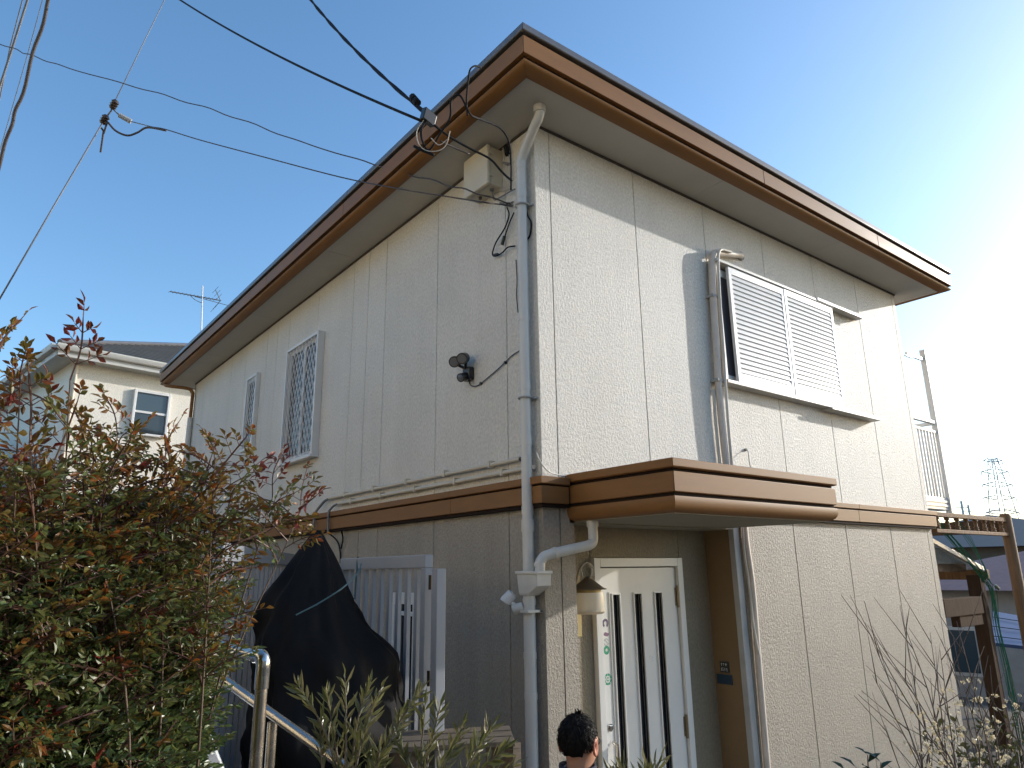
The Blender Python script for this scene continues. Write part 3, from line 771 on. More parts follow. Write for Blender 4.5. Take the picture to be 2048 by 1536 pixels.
sp = thing('spotlight', 'small white spotlight clamped to the downpipe below the hopper', 'spotlight', (-0.1, 0.11, 1.95))
MB().tube([(-0.105, 0.10, 1.965), (-0.14, 0.14, 1.945), (-0.15, 0.15, 1.94)], [0.026, 0.036, 0.03], 14).build('base', 'pipe_white', sp, auto=True)
MB().tube([(-0.135, 0.13, 1.96), (-0.155, 0.155, 1.985)], 0.014, 10).build('neck', 'pipe_white', sp)
h = MB().tube([(-0.135, 0.165, 2.045), (-0.140, 0.168, 2.04), (-0.165, 0.195, 2.0), (-0.170, 0.20, 1.988)], [0.018, 0.036, 0.042, 0.041], 18).build('lamp_head', 'alu_white', sp, auto=True)
MB().disc((-0.169, 0.199, 1.990), (-0.45, 0.45, -0.8), 0.030, 0.004, 16).build('lens', 'lamp_glass', h)
MB().box(-0.13, -0.01, 0.02, 0.15, 1.925, 1.94).build('clamp', 'pipe_white', sp)

# porch lantern on the back wall of the recess
ln = thing('wall_lantern', 'frosted glass lantern with brown metal hood beside the white door', 'lantern', (0.56, 0.30, 1.90))
lx, ly = 0.545, 0.165
def circ(x, y, z, r, n=20): return [(x+r*math.cos(2*math.pi*k/n), y+r*math.sin(2*math.pi*k/n), z) for k in range(n)]
MB().box(lx-0.035, lx+0.035, 0.28, 0.299, 1.72, 2.15).build('back_plate', 'lamp_base', ln, bevel=0.006)
MB().quadstrip([circ(lx, ly, 2.14, 0.012), circ(lx, ly, 2.125, 0.03), circ(lx, ly, 2.065, 0.11), circ(lx, ly, 2.055, 0.135), circ(lx, ly, 2.05, 0.132), circ(lx, ly, 2.06, 0.10)]).build('hood', 'lamp_metal', ln, auto=True)
MB().quadstrip([circ(lx, ly, 2.062, 0.094), circ(lx, ly, 2.030, 0.094)]).build('collar', 'lamp_base', ln, auto=True)
gl = MB().quadstrip([circ(lx, ly, 2.03, 0.112), circ(lx, ly, 1.995, 0.118), circ(lx, ly, 1.90, 0.115), circ(lx, ly, 1.885, 0.100), circ(lx, ly, 1.883, 0.02)]).build('globe', 'lamp_glass', ln, auto=True)
MB().quadstrip([circ(lx, ly, 1.912, 0.1205), circ(lx, ly, 1.902, 0.1205)]).build('globe_band', 'lamp_glass', ln)
MB().tube(spline([(lx, 0.285, 2.10), (lx, 0.24, 2.20), (lx, 0.17, 2.23), (lx, 0.12, 2.19), (lx, 0.14, 2.13)], 6), 0.008, 8).build('scroll_arm', 'pipe_cream', ln, auto=True)
MB().tube(spline([(lx-0.05, ly, 2.14), (lx-0.06, ly, 2.20), (lx, ly, 2.235), (lx+0.06, ly, 2.20), (lx+0.05, ly, 2.14)], 6), 0.006, 8).build('ring_handle', 'pipe_cream', ln, auto=True)

# ------------------------------------------------------------------ overhead wires
def wire(name, label, cat, pts, r, m, n=6, group=None, smooth=True):
    o = MB().tube(pts, r, n).build(name, m, smooth=True)
    return tag(o, label, cat, group)
def wob(pts, a=0.006, f=1.0):
    out = []
    for i, p in enumerate(pts):
        out.append(Vector(p)+Vector((a*math.sin(i*0.85*f), a*math.sin(i*1.15*f+1), a*math.sin(i*0.95*f+2))))
    return out
CL = at(858, 232, 5.05)       # where the service drop is clamped off the eave
CLW = atx(1020, 410, -0.03)
# thick twin service drop
a0 = at(655, -4, 8.0); a00 = a0+(a0-CL)*1.5
pts = sag(CL, a00, 0.25, 40)
sv = thing('service_cable', 'thick twisted black service cable from the top edge down to the eave', 'cable', CL, 'overhead cables')
tw = []; tw2 = []
for i, p in enumerate(pts):
    a = i*1.1; tw.append(p+Vector((0.014*math.cos(a), 0.014*math.sin(a)*0.5, 0.014*math.sin(a)))); tw2.append(p-Vector((0.014*math.cos(a), 0.014*math.sin(a)*0.5, 0.014*math.sin(a))))
MB().tube(tw, 0.010, 8).build('strand', 'cable_black', sv, smooth=True)
MB().tube(tw2, 0.010, 8).build('strand', 'cable_black', sv, smooth=True)
fw2 = (a00-CL).normalized()
MB().obox(CL+Vector((-0.055, -0.02, -0.045)), Vector((0.10, 0.02, -0.02)), Vector((0.0, 0.055, 0.02)), Vector((0.015, -0.01, 0.085))).build('clamp', 'black_plastic', sv, bevel=0.006)
for s_ in (0.25, 0.32): MB().tube([CL+fw2*s_, CL+fw2*(s_+0.05)], 0.026, 8).build('tie', 'cable_black', sv)
# tails below the clamp, looped over the fascia and to the wall
E1 = Vector((-0.53, 0.32, 5.80))
def tail(pts, r, m): MB().tube(spline(pts, 7), r, 6).build('tail', m, sv, smooth=True)
def cp(px, py, D): return at(px, py, D)
tail([cp(852, 240, 5.02), cp(842, 262, 4.98), cp(846, 285, 4.96), cp(858, 300, 4.95), cp(880, 268, 4.93), cp(900, 235, 4.9), cp(902, 200, 4.88), cp(918, 190, 4.86), cp(930, 208, 4.85), cp(942, 230, 4.85), cp(965, 240, 5.0), cp(1000, 256, 5.15), cp(1018, 285, 5.2), cp(1022, 330, 5.2), cp(1022, 380, 5.15)], 0.007, 'cable_black')
tail([cp(935, 232, 4.86), cp(933, 200, 4.85), cp(936, 165, 4.86), cp(940, 140, 4.88), cp(950, 132, 4.92), cp(962, 135, 4.97)], 0.006, 'cable_black')
tail([cp(848, 240, 5.02), cp(834, 262, 5.0), cp(836, 284, 4.98), cp(850, 300, 4.95), cp(875, 302, 4.92), cp(892, 290, 4.91), cp(900, 262, 4.9)], 0.0032, 'cable_white')
tail([cp(862, 276, 4.95), cp(878, 290, 4.92), cp(896, 278, 4.9)], 0.003, 'cable_white')
tail([cp(828, 292, 4.99), cp(843, 300, 4.96), cp(868, 310, 4.93)], 0.010, 'cable_black')
tail([cp(868, 250, 5.0), cp(900, 274, 5.05), cp(940, 297, 5.12), cp(980, 318, 5.18), cp(1005, 345, 5.15), cp(1024, 362, 5.1)], 0.008, 'cable_black')
tail([cp(880, 282, 4.98), cp(910, 296, 5.05), cp(938, 308, 5.1)], 0.006, 'cable_brown')
# second service line
b0 = at(424, -4, 9.0); b00 = b0+(b0-CL)*1.2
wire('power_cable', 'single dark cable slanting above the insulators down to the eave', 'cable', sag(at(846, 243, 5.03), b00, 0.22, 36), 0.0105, 'cable_black', group='overhead cables')
# telephone lines to the wall
l0 = at(0, 88, 11.0); 
pp = [CLW+Vector((0, 0, 0.012)), at(960, 388, 5.5), at(860, 360, 6.2), at(740, 326, 7.0), at(600, 283, 8.0), at(450, 228, 9.0), at(300, 182, 10.0), at(150, 140, 10.8), at(60, 110, 11.4), at(-20, 80, 12), at(-300, -20, 14)]
wire('telephone_line', 'wavy thin telephone line from the left edge to the house wall', 'cable', wob(spline(pp, 10), 0.007), 0.006, 'cable_brown', group='overhead cables')
pp = [CLW+Vector((0, 0, -0.004)), at(970, 405, 5.3), at(900, 394, 5.8), at(800, 378, 6.4), at(680, 354, 7.2), at(520, 312, 8.2), at(400, 280, 9.0), at(332, 259, 9.5), at(305, 254, 9.7)]
wire('drop_line', 'thin dark drop line from the insulator cluster to the house wall', 'cable', spline(pp, 8), 0.006, 'cable_brown', group='overhead cables')
# wall anchor and loops beside the downpipe
an = thing('cable_anchor', 'loose telephone cable loops and anchor hooks beside the top of the downpipe', 'cable', CLW)
MB().tube([atx(1000, 407, -0.05), atx(1026, 412, -0.0)], 0.012, 8).build('hook', 'cable_grey', an)
MB().tube([atx(1008, 410, -0.06), atx(1027, 404, -0.0)], 0.008, 8).build('hook', 'steel', an)
def loop(px, r, m, X=-0.03): MB().tube(spline([atx(a, b, X) for a, b in px], 7), r, 6).build('loop', m, an, smooth=True)
loop([(1014, 415), (1018, 430), (1010, 455), (992, 485), (985, 508), (992, 512), (1005, 505), (1015, 495), (1030, 492)], 0.006, 'cable_black')
loop([(1028, 425), (1018, 448), (1008, 478)], 0.006, 'cable_black')
MB().tube([atx(1009, 472, -0.03), atx(1004, 490, -0.03)], 0.013, 8).build('connector', 'black_plastic', an)
loop([(988, 510), (996, 509)], 0.012, 'black_plastic')
loop([(1050, 405), (1055, 430), (1062, 445), (1060, 470), (1052, 482)], 0.007, 'cable_black', 0.0-0.012)
loop([(1032, 520), (1034, 560), (1033, 590), (1036, 625)], 0.004, 'cable_brown', -0.012)
loop([(990, 400), (1005, 392), (1022, 382), (1030, 378)], 0.006, 'cable_grey')
loop([(988, 398), (984, 382), (982, 372)], 0.007, 'cable_grey', -0.06)
for k in range(5):
    loop([(1006+k*4, 296+k*2), (1010+k*3, 325), (1012+k*3, 350), (1004+k*4, 372), (996+k*3, 382)], 0.004, 'cable_white', -0.02)
loop([(1007, 326), (1018, 328)], 0.012, 'cable_grey', -0.03)
loop([(1012, 292), (1015, 310)], 0.022, 'cable_black', -0.03)
# insulators on the messenger wire
IC = at(222, 225, 10.0)
ins = thing('insulator_cluster', 'pair of small brown insulators with splice sleeve on the thin street wire', 'insulator', IC)
def iblob(px, py):
    c_ = at(px, py, 10.0); d_ = (at(228, 205, 10)-at(208, 240, 10)).normalized()
    MB().tube([c_-d_*0.06, c_-d_*0.03, c_-d_*0.025, c_, c_+d_*0.005, c_+d_*0.03, c_+d_*0.06], [0.025, 0.045, 0.03, 0.05, 0.032, 0.046, 0.02], 12).build('insulator', 'ceramic', ins, auto=True)
iblob(228, 209); iblob(209, 239)
MB().tube([at(228, 205, 10), at(222, 222, 10), at(208, 240, 10)], 0.010, 6).build('link_rod', 'cable_grey', ins)
MB().tube([at(238, 230, 9.98), at(262, 243, 9.95)], [0.028, 0.03], 10).build('splice_sleeve', 'corner_grey', ins, auto=True)
MB().tube([at(224, 216, 10), at(238, 230, 9.98)], 0.008, 6).build('link_rod', 'cable_grey', ins)
MB().tube([at(262, 243, 9.95), at(305, 254, 9.7)], 0.006, 6).build('drop_wire', 'cable_grey', ins)
MB().tube(spline([at(216, 245, 10), at(232, 262, 9.95), at(255, 271, 9.9), at(275, 265, 9.85), at(295, 255, 9.75), at(332, 261, 9.5)], 7), 0.012, 6).build('slack_loop', 'cable_brown', ins, smooth=True)
MB().tube([at(202, 255, 10), at(207, 262, 10), at(201, 305, 10)], 0.011, 6).build('tail_wire', 'cable_brown', ins)
MB().tube([at(214, 246, 10), at(207, 268, 10)], 0.011, 6).build('tail_wire', 'cable_brown', ins)
wire('messenger_wire', 'very thin straight wire running up from the insulators to the top edge', 'cable', [at(228, 206, 10), at(331, -4, 12), at(420, -190, 14.5)], 0.006, 'cable_grey', group='overhead cables')
wire('messenger_wire', 'thin straight wire running down left from the insulators behind the red bush', 'cable', [at(208, 241, 10), at(100, 425, 9.4), at(-40, 665, 8.8)], 0.009, 'cable_grey', group='overhead cables')
# street lines at the top left
pp = [at(125, -90, 9), at(98, 0, 9), at(72, 90, 9), at(40, 200, 9), at(22, 250, 9), at(0, 325, 9), at(-50, 470, 9)]
wire('street_cable', 'thick wavy brown street cable crossing the top left corner', 'cable', wob(spline(pp, 6), 0.008), 0.016, 'cable_brown', group='overhead cables')
wire('street_cable', 'fainter grey street cable left of the thick wavy one', 'cable', [at(75, -80, 15), at(55, 0, 15), at(25, 95, 15), at(0, 172, 15), at(-40, 300, 15)], 0.018, 'cable_grey', group='overhead cables')
wire('street_cable', 'second faint street cable closest to the left edge', 'cable', [at(70, -80, 16), at(45, 0, 16), at(20, 95, 16), at(0, 196, 16), at(-40, 350, 16)], 0.010, 'cable_grey', group='overhead cables')
wire('street_cable', 'hair-thin street wire just beside the thick wavy cable', 'cable', [at(105, -80, 14), at(85, 0, 14), at(55, 110, 14), at(0, 300, 14), at(-40, 430, 14)], 0.006, 'cable_grey', group='overhead cables')

# ------------------------------------------------------------------ neighbouring house on the left
NX0, NX1, NY0, NY1, NZ = -1.55, 7.5, 14.0, 22.5, 6.80
NB = thing('neighbour_house', 'cream neighbouring house with grey tiled hip roof and white gutter', 'house', (NX0, NY0, 1.1))
MB().box(NX0, NX1, NY0, NY1, 0.6, NZ+0.15).build('wall', 'render_neighbour', NB)
ev = 0.42; ze = 6.98; pit = 0.44
nroof = MB()
n0 = (NX0-ev, NY0-ev); n1 = (NX1+ev, NY1+ev)
hw = (n1[1]-n0[1])/2; zr = ze+hw*pit
A, B, C_, D_ = (n0[0], n0[1], ze), (n1[0], n0[1], ze), (n1[0], n1[1], ze), (n0[0], n1[1], ze)
P1, P2 = (n0[0]+hw, n0[1]+hw, zr), (n1[0]-hw+0.6, n0[1]+hw, zr)
nroof.poly([A, B, P2, P1]).poly([B, C_, P2]).poly([C_, D_, P1, P2]).poly([D_, A, P1])
nr = nroof.build('roof', 'slate', NB)
# tile courses: overlapping strips on the front slope and the left hip
nc = 20
for i in range(nc):
    t0, t1 = i/nc, (i+1.15)/nc
    def P(a, b, t): return Vector(a).lerp(Vector(b), min(t, 1))
    nrm = Vector((0, -pit, 1)).normalized()
    a, b, c_, d_ = P(A, P1, t0), P(B, P2, t0), P(B, P2, t1), P(A, P1, t1)
    MB().quadstrip([[a+nrm*0.006, b+nrm*0.006, b+nrm*0.042, a+nrm*0.042], [d_+nrm*0.006, c_+nrm*0.006, c_+nrm*0.014, d_+nrm*0.014]]).build('roof_course', 'slate', nr)
    nrm = Vector((-pit, 0, 1)).normalized()
    a, b, c_, d_ = P(D_, P1, t0), P(A, P1, t0), P(A, P1, t1), P(D_, P1, t1)
    MB().quadstrip([[a+nrm*0.006, b+nrm*0.006, b+nrm*0.042, a+nrm*0.042], [d_+nrm*0.006, c_+nrm*0.006, c_+nrm*0.014, d_+nrm*0.014]]).build('roof_course', 'slate', nr)
MB().tube([Vector(A)+Vector((0, 0, 0.05)), Vector(P1)+Vector((0, 0, 0.06))], 0.055, 8).build('hip_cap', 'cap_grey', nr, auto=True)
MB().tube([Vector(P1)+Vector((0, 0, 0.06)), Vector(P2)+Vector((0, 0, 0.06))], 0.09, 8).build('ridge_cap', 'slate', nr, auto=True)
# gutter, fascia, soffit
MB().box(n0[0], n1[0], n0[1], NY0-0.001, ze-0.22, ze-0.19).box(n0[0], NX0-0.001, NY0, n1[1], ze-0.22, ze-0.19).build('soffit', 'fascia_white', NB)
MB().box(n0[0], n1[0], n0[1]-0.02, n0[1]+0.02, ze-0.25, ze-0.01).build('fascia', 'fascia_white', NB)
MB().box(n0[0]-0.02, n0[0]+0.02, n0[1]+0.021, n1[1], ze-0.25, ze-0.01).build('fascia', 'fascia_white', NB)
gp = [(0.0, -0.13), (0.05, -0.14), (0.10, -0.12), (0.12, -0.07), (0.125, -0.01), (0.115, -0.01), (0.0, -0.06)]
MB().quadstrip([[(n0[0]-0.05, n0[1]-0.021-o_, ze+z_) for o_, z_ in gp], [(n1[0], n0[1]-0.021-o_, ze+z_) for o_, z_ in gp]]).build('gutter', 'gutter_white', NB, auto=True)
MB().quadstrip([[(n0[0]-0.021-o_, n0[1]-0.05, ze+z_) for o_, z_ in gp], [(n0[0]-0.021-o_, n1[1], ze+z_) for o_, z_ in gp]]).build('gutter', 'fascia_white', NB, auto=True)
MB().tube([(NX0+0.06, NY0-0.05, ze-0.2), (NX0+0.06, NY0-0.05, 1.2)], 0.04, 10).build('downpipe', 'pipe_cream', NB, auto=True)
wx0, wx1, wz0, wz1 = -0.20, 0.50, 5.40, 6.30
nw = MB().box(wx0-0.06, wx0, NY0-0.10, NY0-0.001, wz0-0.05, wz1+0.06).box(wx1, wx1+0.06, NY0-0.10, NY0-0.001, wz0-0.05, wz1+0.06).box(wx0, wx1, NY0-0.10, NY0-0.001, wz1, wz1+0.06).box(wx0-0.08, wx1+0.08, NY0-0.13, NY0-0.001, wz0-0.10, wz0-0.051).build('window', 'alu_white', NB, bevel=0.006)
MB().box(wx0, wx1, NY0-0.075, NY0-0.03, (wz0+wz1)/2-0.025, (wz0+wz1)/2+0.025).build('meeting_rail', 'alu_white', nw)
MB().box(wx0, wx1, NY0-0.05, NY0-0.04, (wz0+wz1)/2+0.025, wz1).build('pane', 'glass_pane', nw)
MB().box(wx0, wx1, NY0-0.04, NY0-0.03, wz0-0.05, (wz0+wz1)/2-0.025).build('pane', 'glass_dim', nw)
nw = MB().box(NX0-0.08, NX0-0.001, 15.2, 15.27, 3.2, 4.9).box(NX0-0.08, NX0-0.001, 16.6, 16.67, 3.2, 4.9).box(NX0-0.08, NX0-0.001, 15.27, 16.6, 4.83, 4.9).box(NX0-0.1, NX0-0.001, 15.15, 16.72, 3.13, 3.2).build('window', 'alu_white', NB)
MB().box(NX0-0.04, NX0-0.001, 15.27, 16.6, 3.2, 4.83).build('pane', 'glass_pane', nw)
nw = MB().box(-0.75, -0.68, NY0-0.08, NY0-0.001, 2.3, 4.0).box(1.4, 1.47, NY0-0.08, NY0-0.001, 2.3, 4.0).box(-0.68, 1.4, NY0-0.08, NY0-0.001, 3.93, 4.0).build('window', 'alu_white', NB)
MB().box(-0.68, 1.4, NY0-0.04, NY0-0.001, 2.3, 3.93).build('pane', 'glass_dim', nw)

NB.rotation_euler = (0, 0, R(9))
an_ = thing('tv_antenna', 'thin TV antenna on a mast above the grey tiled roof', 'antenna', (1.66, 17, 8.6))
mt = aty(405, 572, 17.0); mbm = aty(402, 690, 17.0)
MB().tube([mbm, mt], 0.022, 8).build('mast', 'gutter_white', an_)
q0, q1 = aty(340, 583, 17.0), aty(441, 601, 17.0)
MB().tube([q0, q1], 0.016, 6).build('boom', 'cable_grey', an_)
bd = (q1-q0)
for i in range(13):
    c_ = q0+bd*(i/13.5); l_ = 0.09+0.003*i
    MB().tube([c_+Vector((0.02, -l_, 0)), c_+Vector((-0.02, l_, 0))], 0.006, 5).build('element', 'cable_grey', an_)
for s_ in (1, -1):
    MB().tube([q1, q1+Vector((-0.17, 0.0, 0.30*s_))], 0.012, 6).build('reflector', 'cable_grey', an_)
    for j in range(1, 4):
        c_ = q1+Vector((-0.17, 0, 0.30*s_))*(j/3)
        MB().tube([c_+Vector((0, -0.3, 0)), c_+Vector((0, 0.3, 0))], 0.006, 5).build('element', 'cable_grey', an_)
MB().tube(spline([q0+bd*0.38, q0+bd*0.5+Vector((0, 0, -0.12)), q0+bd*0.65+Vector((0, 0, -0.17)), mt.lerp(mbm, 0.22)], 5), 0.010, 5).build('brace', 'cable_grey', an_)
b2 = MB().tube([mt.lerp(mbm, 0.22)+Vector((-0.2, 0, 0.02)), mt.lerp(mbm, 0.22)+Vector((0.75, 0, -0.04))], 0.010, 5).build('boom', 'cable_grey', an_)

# brown house far left behind the bush
BH = thing('brown_house', 'brown house mostly hidden behind the red-leaved bush at far left', 'house', (-8, 18, 1))
MB().box(-12, -3.4, 16, 22, 0.6, 4.9).build('wall', 'brown_wall', BH)
rb = MB()
A, B, C_, D_ = (-12.5, 15.5, 4.9), (-2.9, 15.5, 4.9), (-2.9, 22.5, 4.9), (-12.5, 22.5, 4.9)
rb.poly([A, B, (-5, 19, 6.2), (-10, 19, 6.2)]).poly([B, C_, (-5, 19, 6.2)]).poly([C_, D_, (-10, 19, 6.2), (-5, 19, 6.2)]).poly([D_, A, (-10, 19, 6.2)]).poly([A, B, C_, D_])
rb.build('roof', 'slate', BH)
for x in (-5.2, -8.2):
    w_ = MB().box(x-0.7, x+0.7, 15.93, 15.999, 3.0, 4.2).build('window', 'alu_white', BH)
    MB().box(x-0.62, x+0.62, 15.91, 15.929, 3.08, 4.12).build('pane', 'glass_pane', w_)

# ------------------------------------------------------------------ houses added to bounce warm light, outside the picture on the left and behind
def added_street_house(label, x0, x1, y0, y1, z0, z1, wallm, roofm):
    t = thing('added_street_house', label, 'house', ((x0+x1)/2, (y0+y1)/2, z0), 'added houses over the street')
    MB().box(x0, x1, y0, y1, z0, z1).build('wall', wallm, t)
    o_ = 0.5; hy = (y1-y0)/2+o_; xm0, xm1 = x0-o_+min(hy, (x1-x0)/2), x1+o_-min(hy, (x1-x0)/2)
    A, B, C_, D_ = (x0-o_, y0-o_, z1), (x1+o_, y0-o_, z1), (x1+o_, y1+o_, z1), (x0-o_, y1+o_, z1)
    r1, r2 = (xm0, (y0+y1)/2, z1+1.8), (xm1+0.02, (y0+y1)/2, z1+1.8)
    MB().poly([A, B, r2, r1]).poly([B, C_, r2]).poly([C_, D_, r1, r2]).poly([D_, A, r1]).poly([D_, C_, B, A]).build('roof', roofm, t)
    for f in (z0+1.3, z0+4.0):
        for k in range(3):
            yc = y0+(y1-y0)*(k+0.5)/3
            w_ = MB().box(x1+0.001, x1+0.07, yc-0.85, yc+0.85, f, f+1.2).build('window', 'alu_white', t)
            MB().box(x1+0.071, x1+0.085, yc-0.78, yc+0.78, f+0.07, f+1.13).build('pane', 'glass_pane', w_)
added_street_house('added unseen cream house over the street, left of the picture', -16, -8.6, -3.2, 6.8, 0.5, 7.0, 'bounce_wall', 'slate')
added_street_house('added unseen warm-walled house over the street, far left of the picture', -17, -9.2, 8.5, 15.2, 0.8, 7.0, 'bounce_wall', 'far_roof_dark')
added_street_house('added unseen warm-walled house over the street, behind the viewpoint', -16, -8.8, -15, -5, 0.4, 6.8, 'bounce_wall', 'far_roof_red')
added_street_house('added unseen beige house behind the viewpoint', -7.5, 3, -19, -11.5, 0.2, 5.8, 'render_neighbour', 'slate')

# ------------------------------------------------------------------ fence and gate at the side
def slat_panel(name, label, p0, p1, zt, zb, n, cat, rail=0.075, sw=0.035, group='grey metal fence pieces'):
    p0 = Vector((*p0, 0)); p1 = Vector((*p1, 0)); d = (p1-p0); Ls = d.length; d.normalize(); nn = Vector((d.y, -d.x, 0))
    t = thing(name, label, cat, (p0.x, p0.y, zb), group)
    def ob(s0, s1, z0, z1, w, nm, off=0):
        return MB().obox(p0+d*s0-nn*(w/2-off)+Vector((0, 0, z0)), d*(s1-s0), nn*w, Vector((0, 0, z1-z0))).build(nm, 'fence_alu', t, bevel=0.004)
    ob(0, Ls, zt-rail, zt, 0.055, 'rail'); ob(0.051, Ls-0.051, zb+0.06, zb+0.06+rail, 0.055, 'rail')
    ob(0, 0.05, zb, zt-rail-0.001, 0.054, 'stile'); ob(Ls-0.05, Ls, zb, zt-rail-0.001, 0.054, 'stile')
    me = MB().obox(-nn*0.012-d*sw/2+Vector((0, 0, zb+0.06+rail+0.001)), d*sw, nn*0.024, Vector((0, 0, zt-rail-0.002-(zb+0.06+rail+0.001)))).mesh('slat', 'fence_alu')
    for i in range(n):
        o = link('slat', me); q = p0+d*(0.05+(Ls-0.10)*(i+0.7)/(n+0.4)); o.location = (q.x, q.y, 0); setpar(o, t)
    return t
slat_panel('metal_gate', 'pale grey slatted metal gate right of the black tarpaulin', (-0.90, -0.03), (-0.90, 1.12), 2.285, 0.72, 9, 'gate')
slat_panel('slat_fence', 'pale grey slatted fence behind and left of the black tarpaulin', (-2.05, 0.10), (-0.86, 2.22), 2.345, 0.72, 15, 'fence', rail=0.09)
gp_ = thing('gate_post', 'pale metal gate post catching sun at the right end of the gate', 'gate post', (-0.9, -0.135, 0.3), 'grey metal fence pieces')
MB().box(-0.93, -0.87, -0.165, -0.105, 0.2, 2.205).build('post', 'fence_alu', gp_, bevel=0.004)
for z in (2.13, 1.62): MB().tube([(-0.915, -0.068, z-0.04), (-0.915, -0.068, z+0.04)], 0.010, 8).build('hinge', 'black_plastic', gp_)
# louvred bathroom window with white frame behind the gate
w_ = MB().box(-0.06, -0.001, 1.55, 1.95, 1.93, 2.02).box(-0.06, -0.001, 1.90, 1.95, 1.2, 1.93).box(-0.06, -0.001, 1.55, 1.60, 1.2, 1.93).box(-0.06, -0.001, 1.60, 1.90, 1.84, 1.87).build('window', 'alu_white', H, bevel=0.004)
MB().box(-0.02, -0.001, 1.60, 1.90, 1.2, 1.93).build('pane', 'glass_dark', w_)

# ------------------------------------------------------------------ black tarpaulin over a tall load
def tarp():
    t = thing('covered_load', 'tall black tarpaulin cover draped to a peak in front of the slatted fence', 'tarpaulin', (-1.38, 0.30, 0.66))
    rnd = random.Random(3)
    n, rows = 72, 40
    ctr_top = Vector((-1.40, 0.42, 2.435))
    rings = []
    for j in range(rows+1):
        v = j/rows
        z = 2.435-(2.435-0.70)*v
        ring_ = []
        for i in range(n):
            a = 2*math.pi*i/n
            # slim peak on top, broad and lumpy below
            ca = math.cos(a-R(-38))                   # +1 towards the gate, -1 towards the van
            rr_ = 0.02+0.80*min(v, 0.31)+0.20*max(0, min(1, (v-0.31)/0.10))-0.10*max(0, min(1, (v-0.60)/0.25))
            rl_ = 0.02+1.32*min(v, 0.24)+0.03*v
            r = rr_*(0.5+0.5*ca)+rl_*(0.5-0.5*ca)
            right = max(0, ca)
            fold = 0.05*(abs(math.sin(a*3.5+1.3*math.sin(v*5)))-0.5)+0.03*(abs(math.sin(a*6+v*7))-0.5)+0.012*math.sin(a*17+v*13)
            r += fold*min(1, v*2.2)*(0.5+v)
            cr_ = noise.noise(Vector((math.cos(a)*1.7, math.sin(a)*1.7, v*4.5)))
            r += (0.10*abs(cr_)+0.06*abs(noise.noise(Vector((math.cos(a)*4, math.sin(a)*4, v*9+3))))-0.05)*min(1, v*3)
            r *= 1-0.10*math.exp(-((v-0.52)/0.08)**2)*(1-right)
            zz = z+0.02*math.sin(a*5+v*12)*v-0.05*right*max(0, 0.2-abs(v-0.45))
            c_ = ctr_top.lerp(Vector((-1.40, 0.20, 0)), v)
            ring_.append((c_.x+r*math.cos(a), c_.y+r*math.sin(a)*0.85, zz))
        rings.append(ring_)
    MB().quadstrip(rings).build('cover', 'tarp_black', t, smooth=True)
    MB().tube(spline([at(592, 1230, 3.72), at(640, 1205, 3.70), at(690, 1172, 3.75), at(718, 1142, 4.2), at(722, 1128, 4.35)], 6), 0.0042, 6).build('rope', 'rope_blue', t)
    MB().tube(spline([(-0.92, 0.86, 2.29), (-0.935, 0.84, 2.2), (-0.96, 0.80, 2.02)], 6), 0.006, 6).build('rope', 'rope_blue', t)
tarp()

# ------------------------------------------------------------------ handrail by the steps
hr_ = thing('handrail', 'stainless steel stair handrail with upright post at lower left', 'handrail', (-2.25, -1.2, 0.62))
p_top = at(527, 1317, 2.55)
foot = Vector((p_top.x, p_top.y, 0.62))
lft = at(430, 1288, 2.85)
MB().tube([foot, p_top+Vector((0, 0, -0.02))], 0.0195, 16).build('post', 'steel', hr_, auto=True)
el = spline([p_top+Vector((0, 0, -0.05)), p_top+Vector((0, 0, -0.012)), p_top.lerp(lft, 0.04)+Vector((0, 0, 0.004)), p_top.lerp(lft, 0.14)], 6)
MB().tube(el, 0.0225, 16).build('elbow', 'chrome', hr_, auto=True)
MB().tube([p_top+Vector((0, 0, -0.09)), p_top+Vector((0, 0, -0.045))], 0.0225, 16).build('collar', 'chrome', hr_, auto=True)
lft2 = p_top+(lft-p_top)*2.2
MB().tube([p_top.lerp(lft, 0.13), lft2], 0.0185, 16).build('rail', 'steel', hr_, auto=True)
ra, rb_ = at(330, 1275, 3.35), at(800, 1612, 2.75)
MB().tube([ra, rb_], 0.0175, 16).build('rail', 'steel', hr_, auto=True)
md = at(545, 1444, 3.02)
MB().tube([md, Vector((md.x, md.y, 0.3))], 0.018, 16).build('post', 'steel', hr_, auto=True)
rq = at(690, 1533, 2.88)
MB().tube([rq, Vector((rq.x, rq.y, 0.2))], 0.018, 16).build('post', 'steel', hr_, auto=True)

# weathered bench near the gate foot
bn = thing('plank_bench', 'weathered plank bench at the foot of the gate behind the olive', 'bench', (-1.0, -0.6, 0.2))
bo = at(905, 1478, 4.1)
bx = Vector((0.55, -0.30, 0)); by = Vector((0.14, 0.22, 0)).normalized()*0.11
for i in range(3):
    MB().obox(bo-bx*0.5+by*i*1.12-by*1.5+Vector((0, 0, -0.015+i*0.002)), bx, by, Vector((0, 0, 0.025))).build('plank', 'wood_grey', bn, bevel=0.003)
for s_ in (-0.42, 0.42):
    q = bo+bx*s_
    MB().box(q.x-0.025, q.x+0.025, q.y-0.12, q.y+0.12, 0.0, bo.z-0.014).build('leg', 'wood_grey', bn)
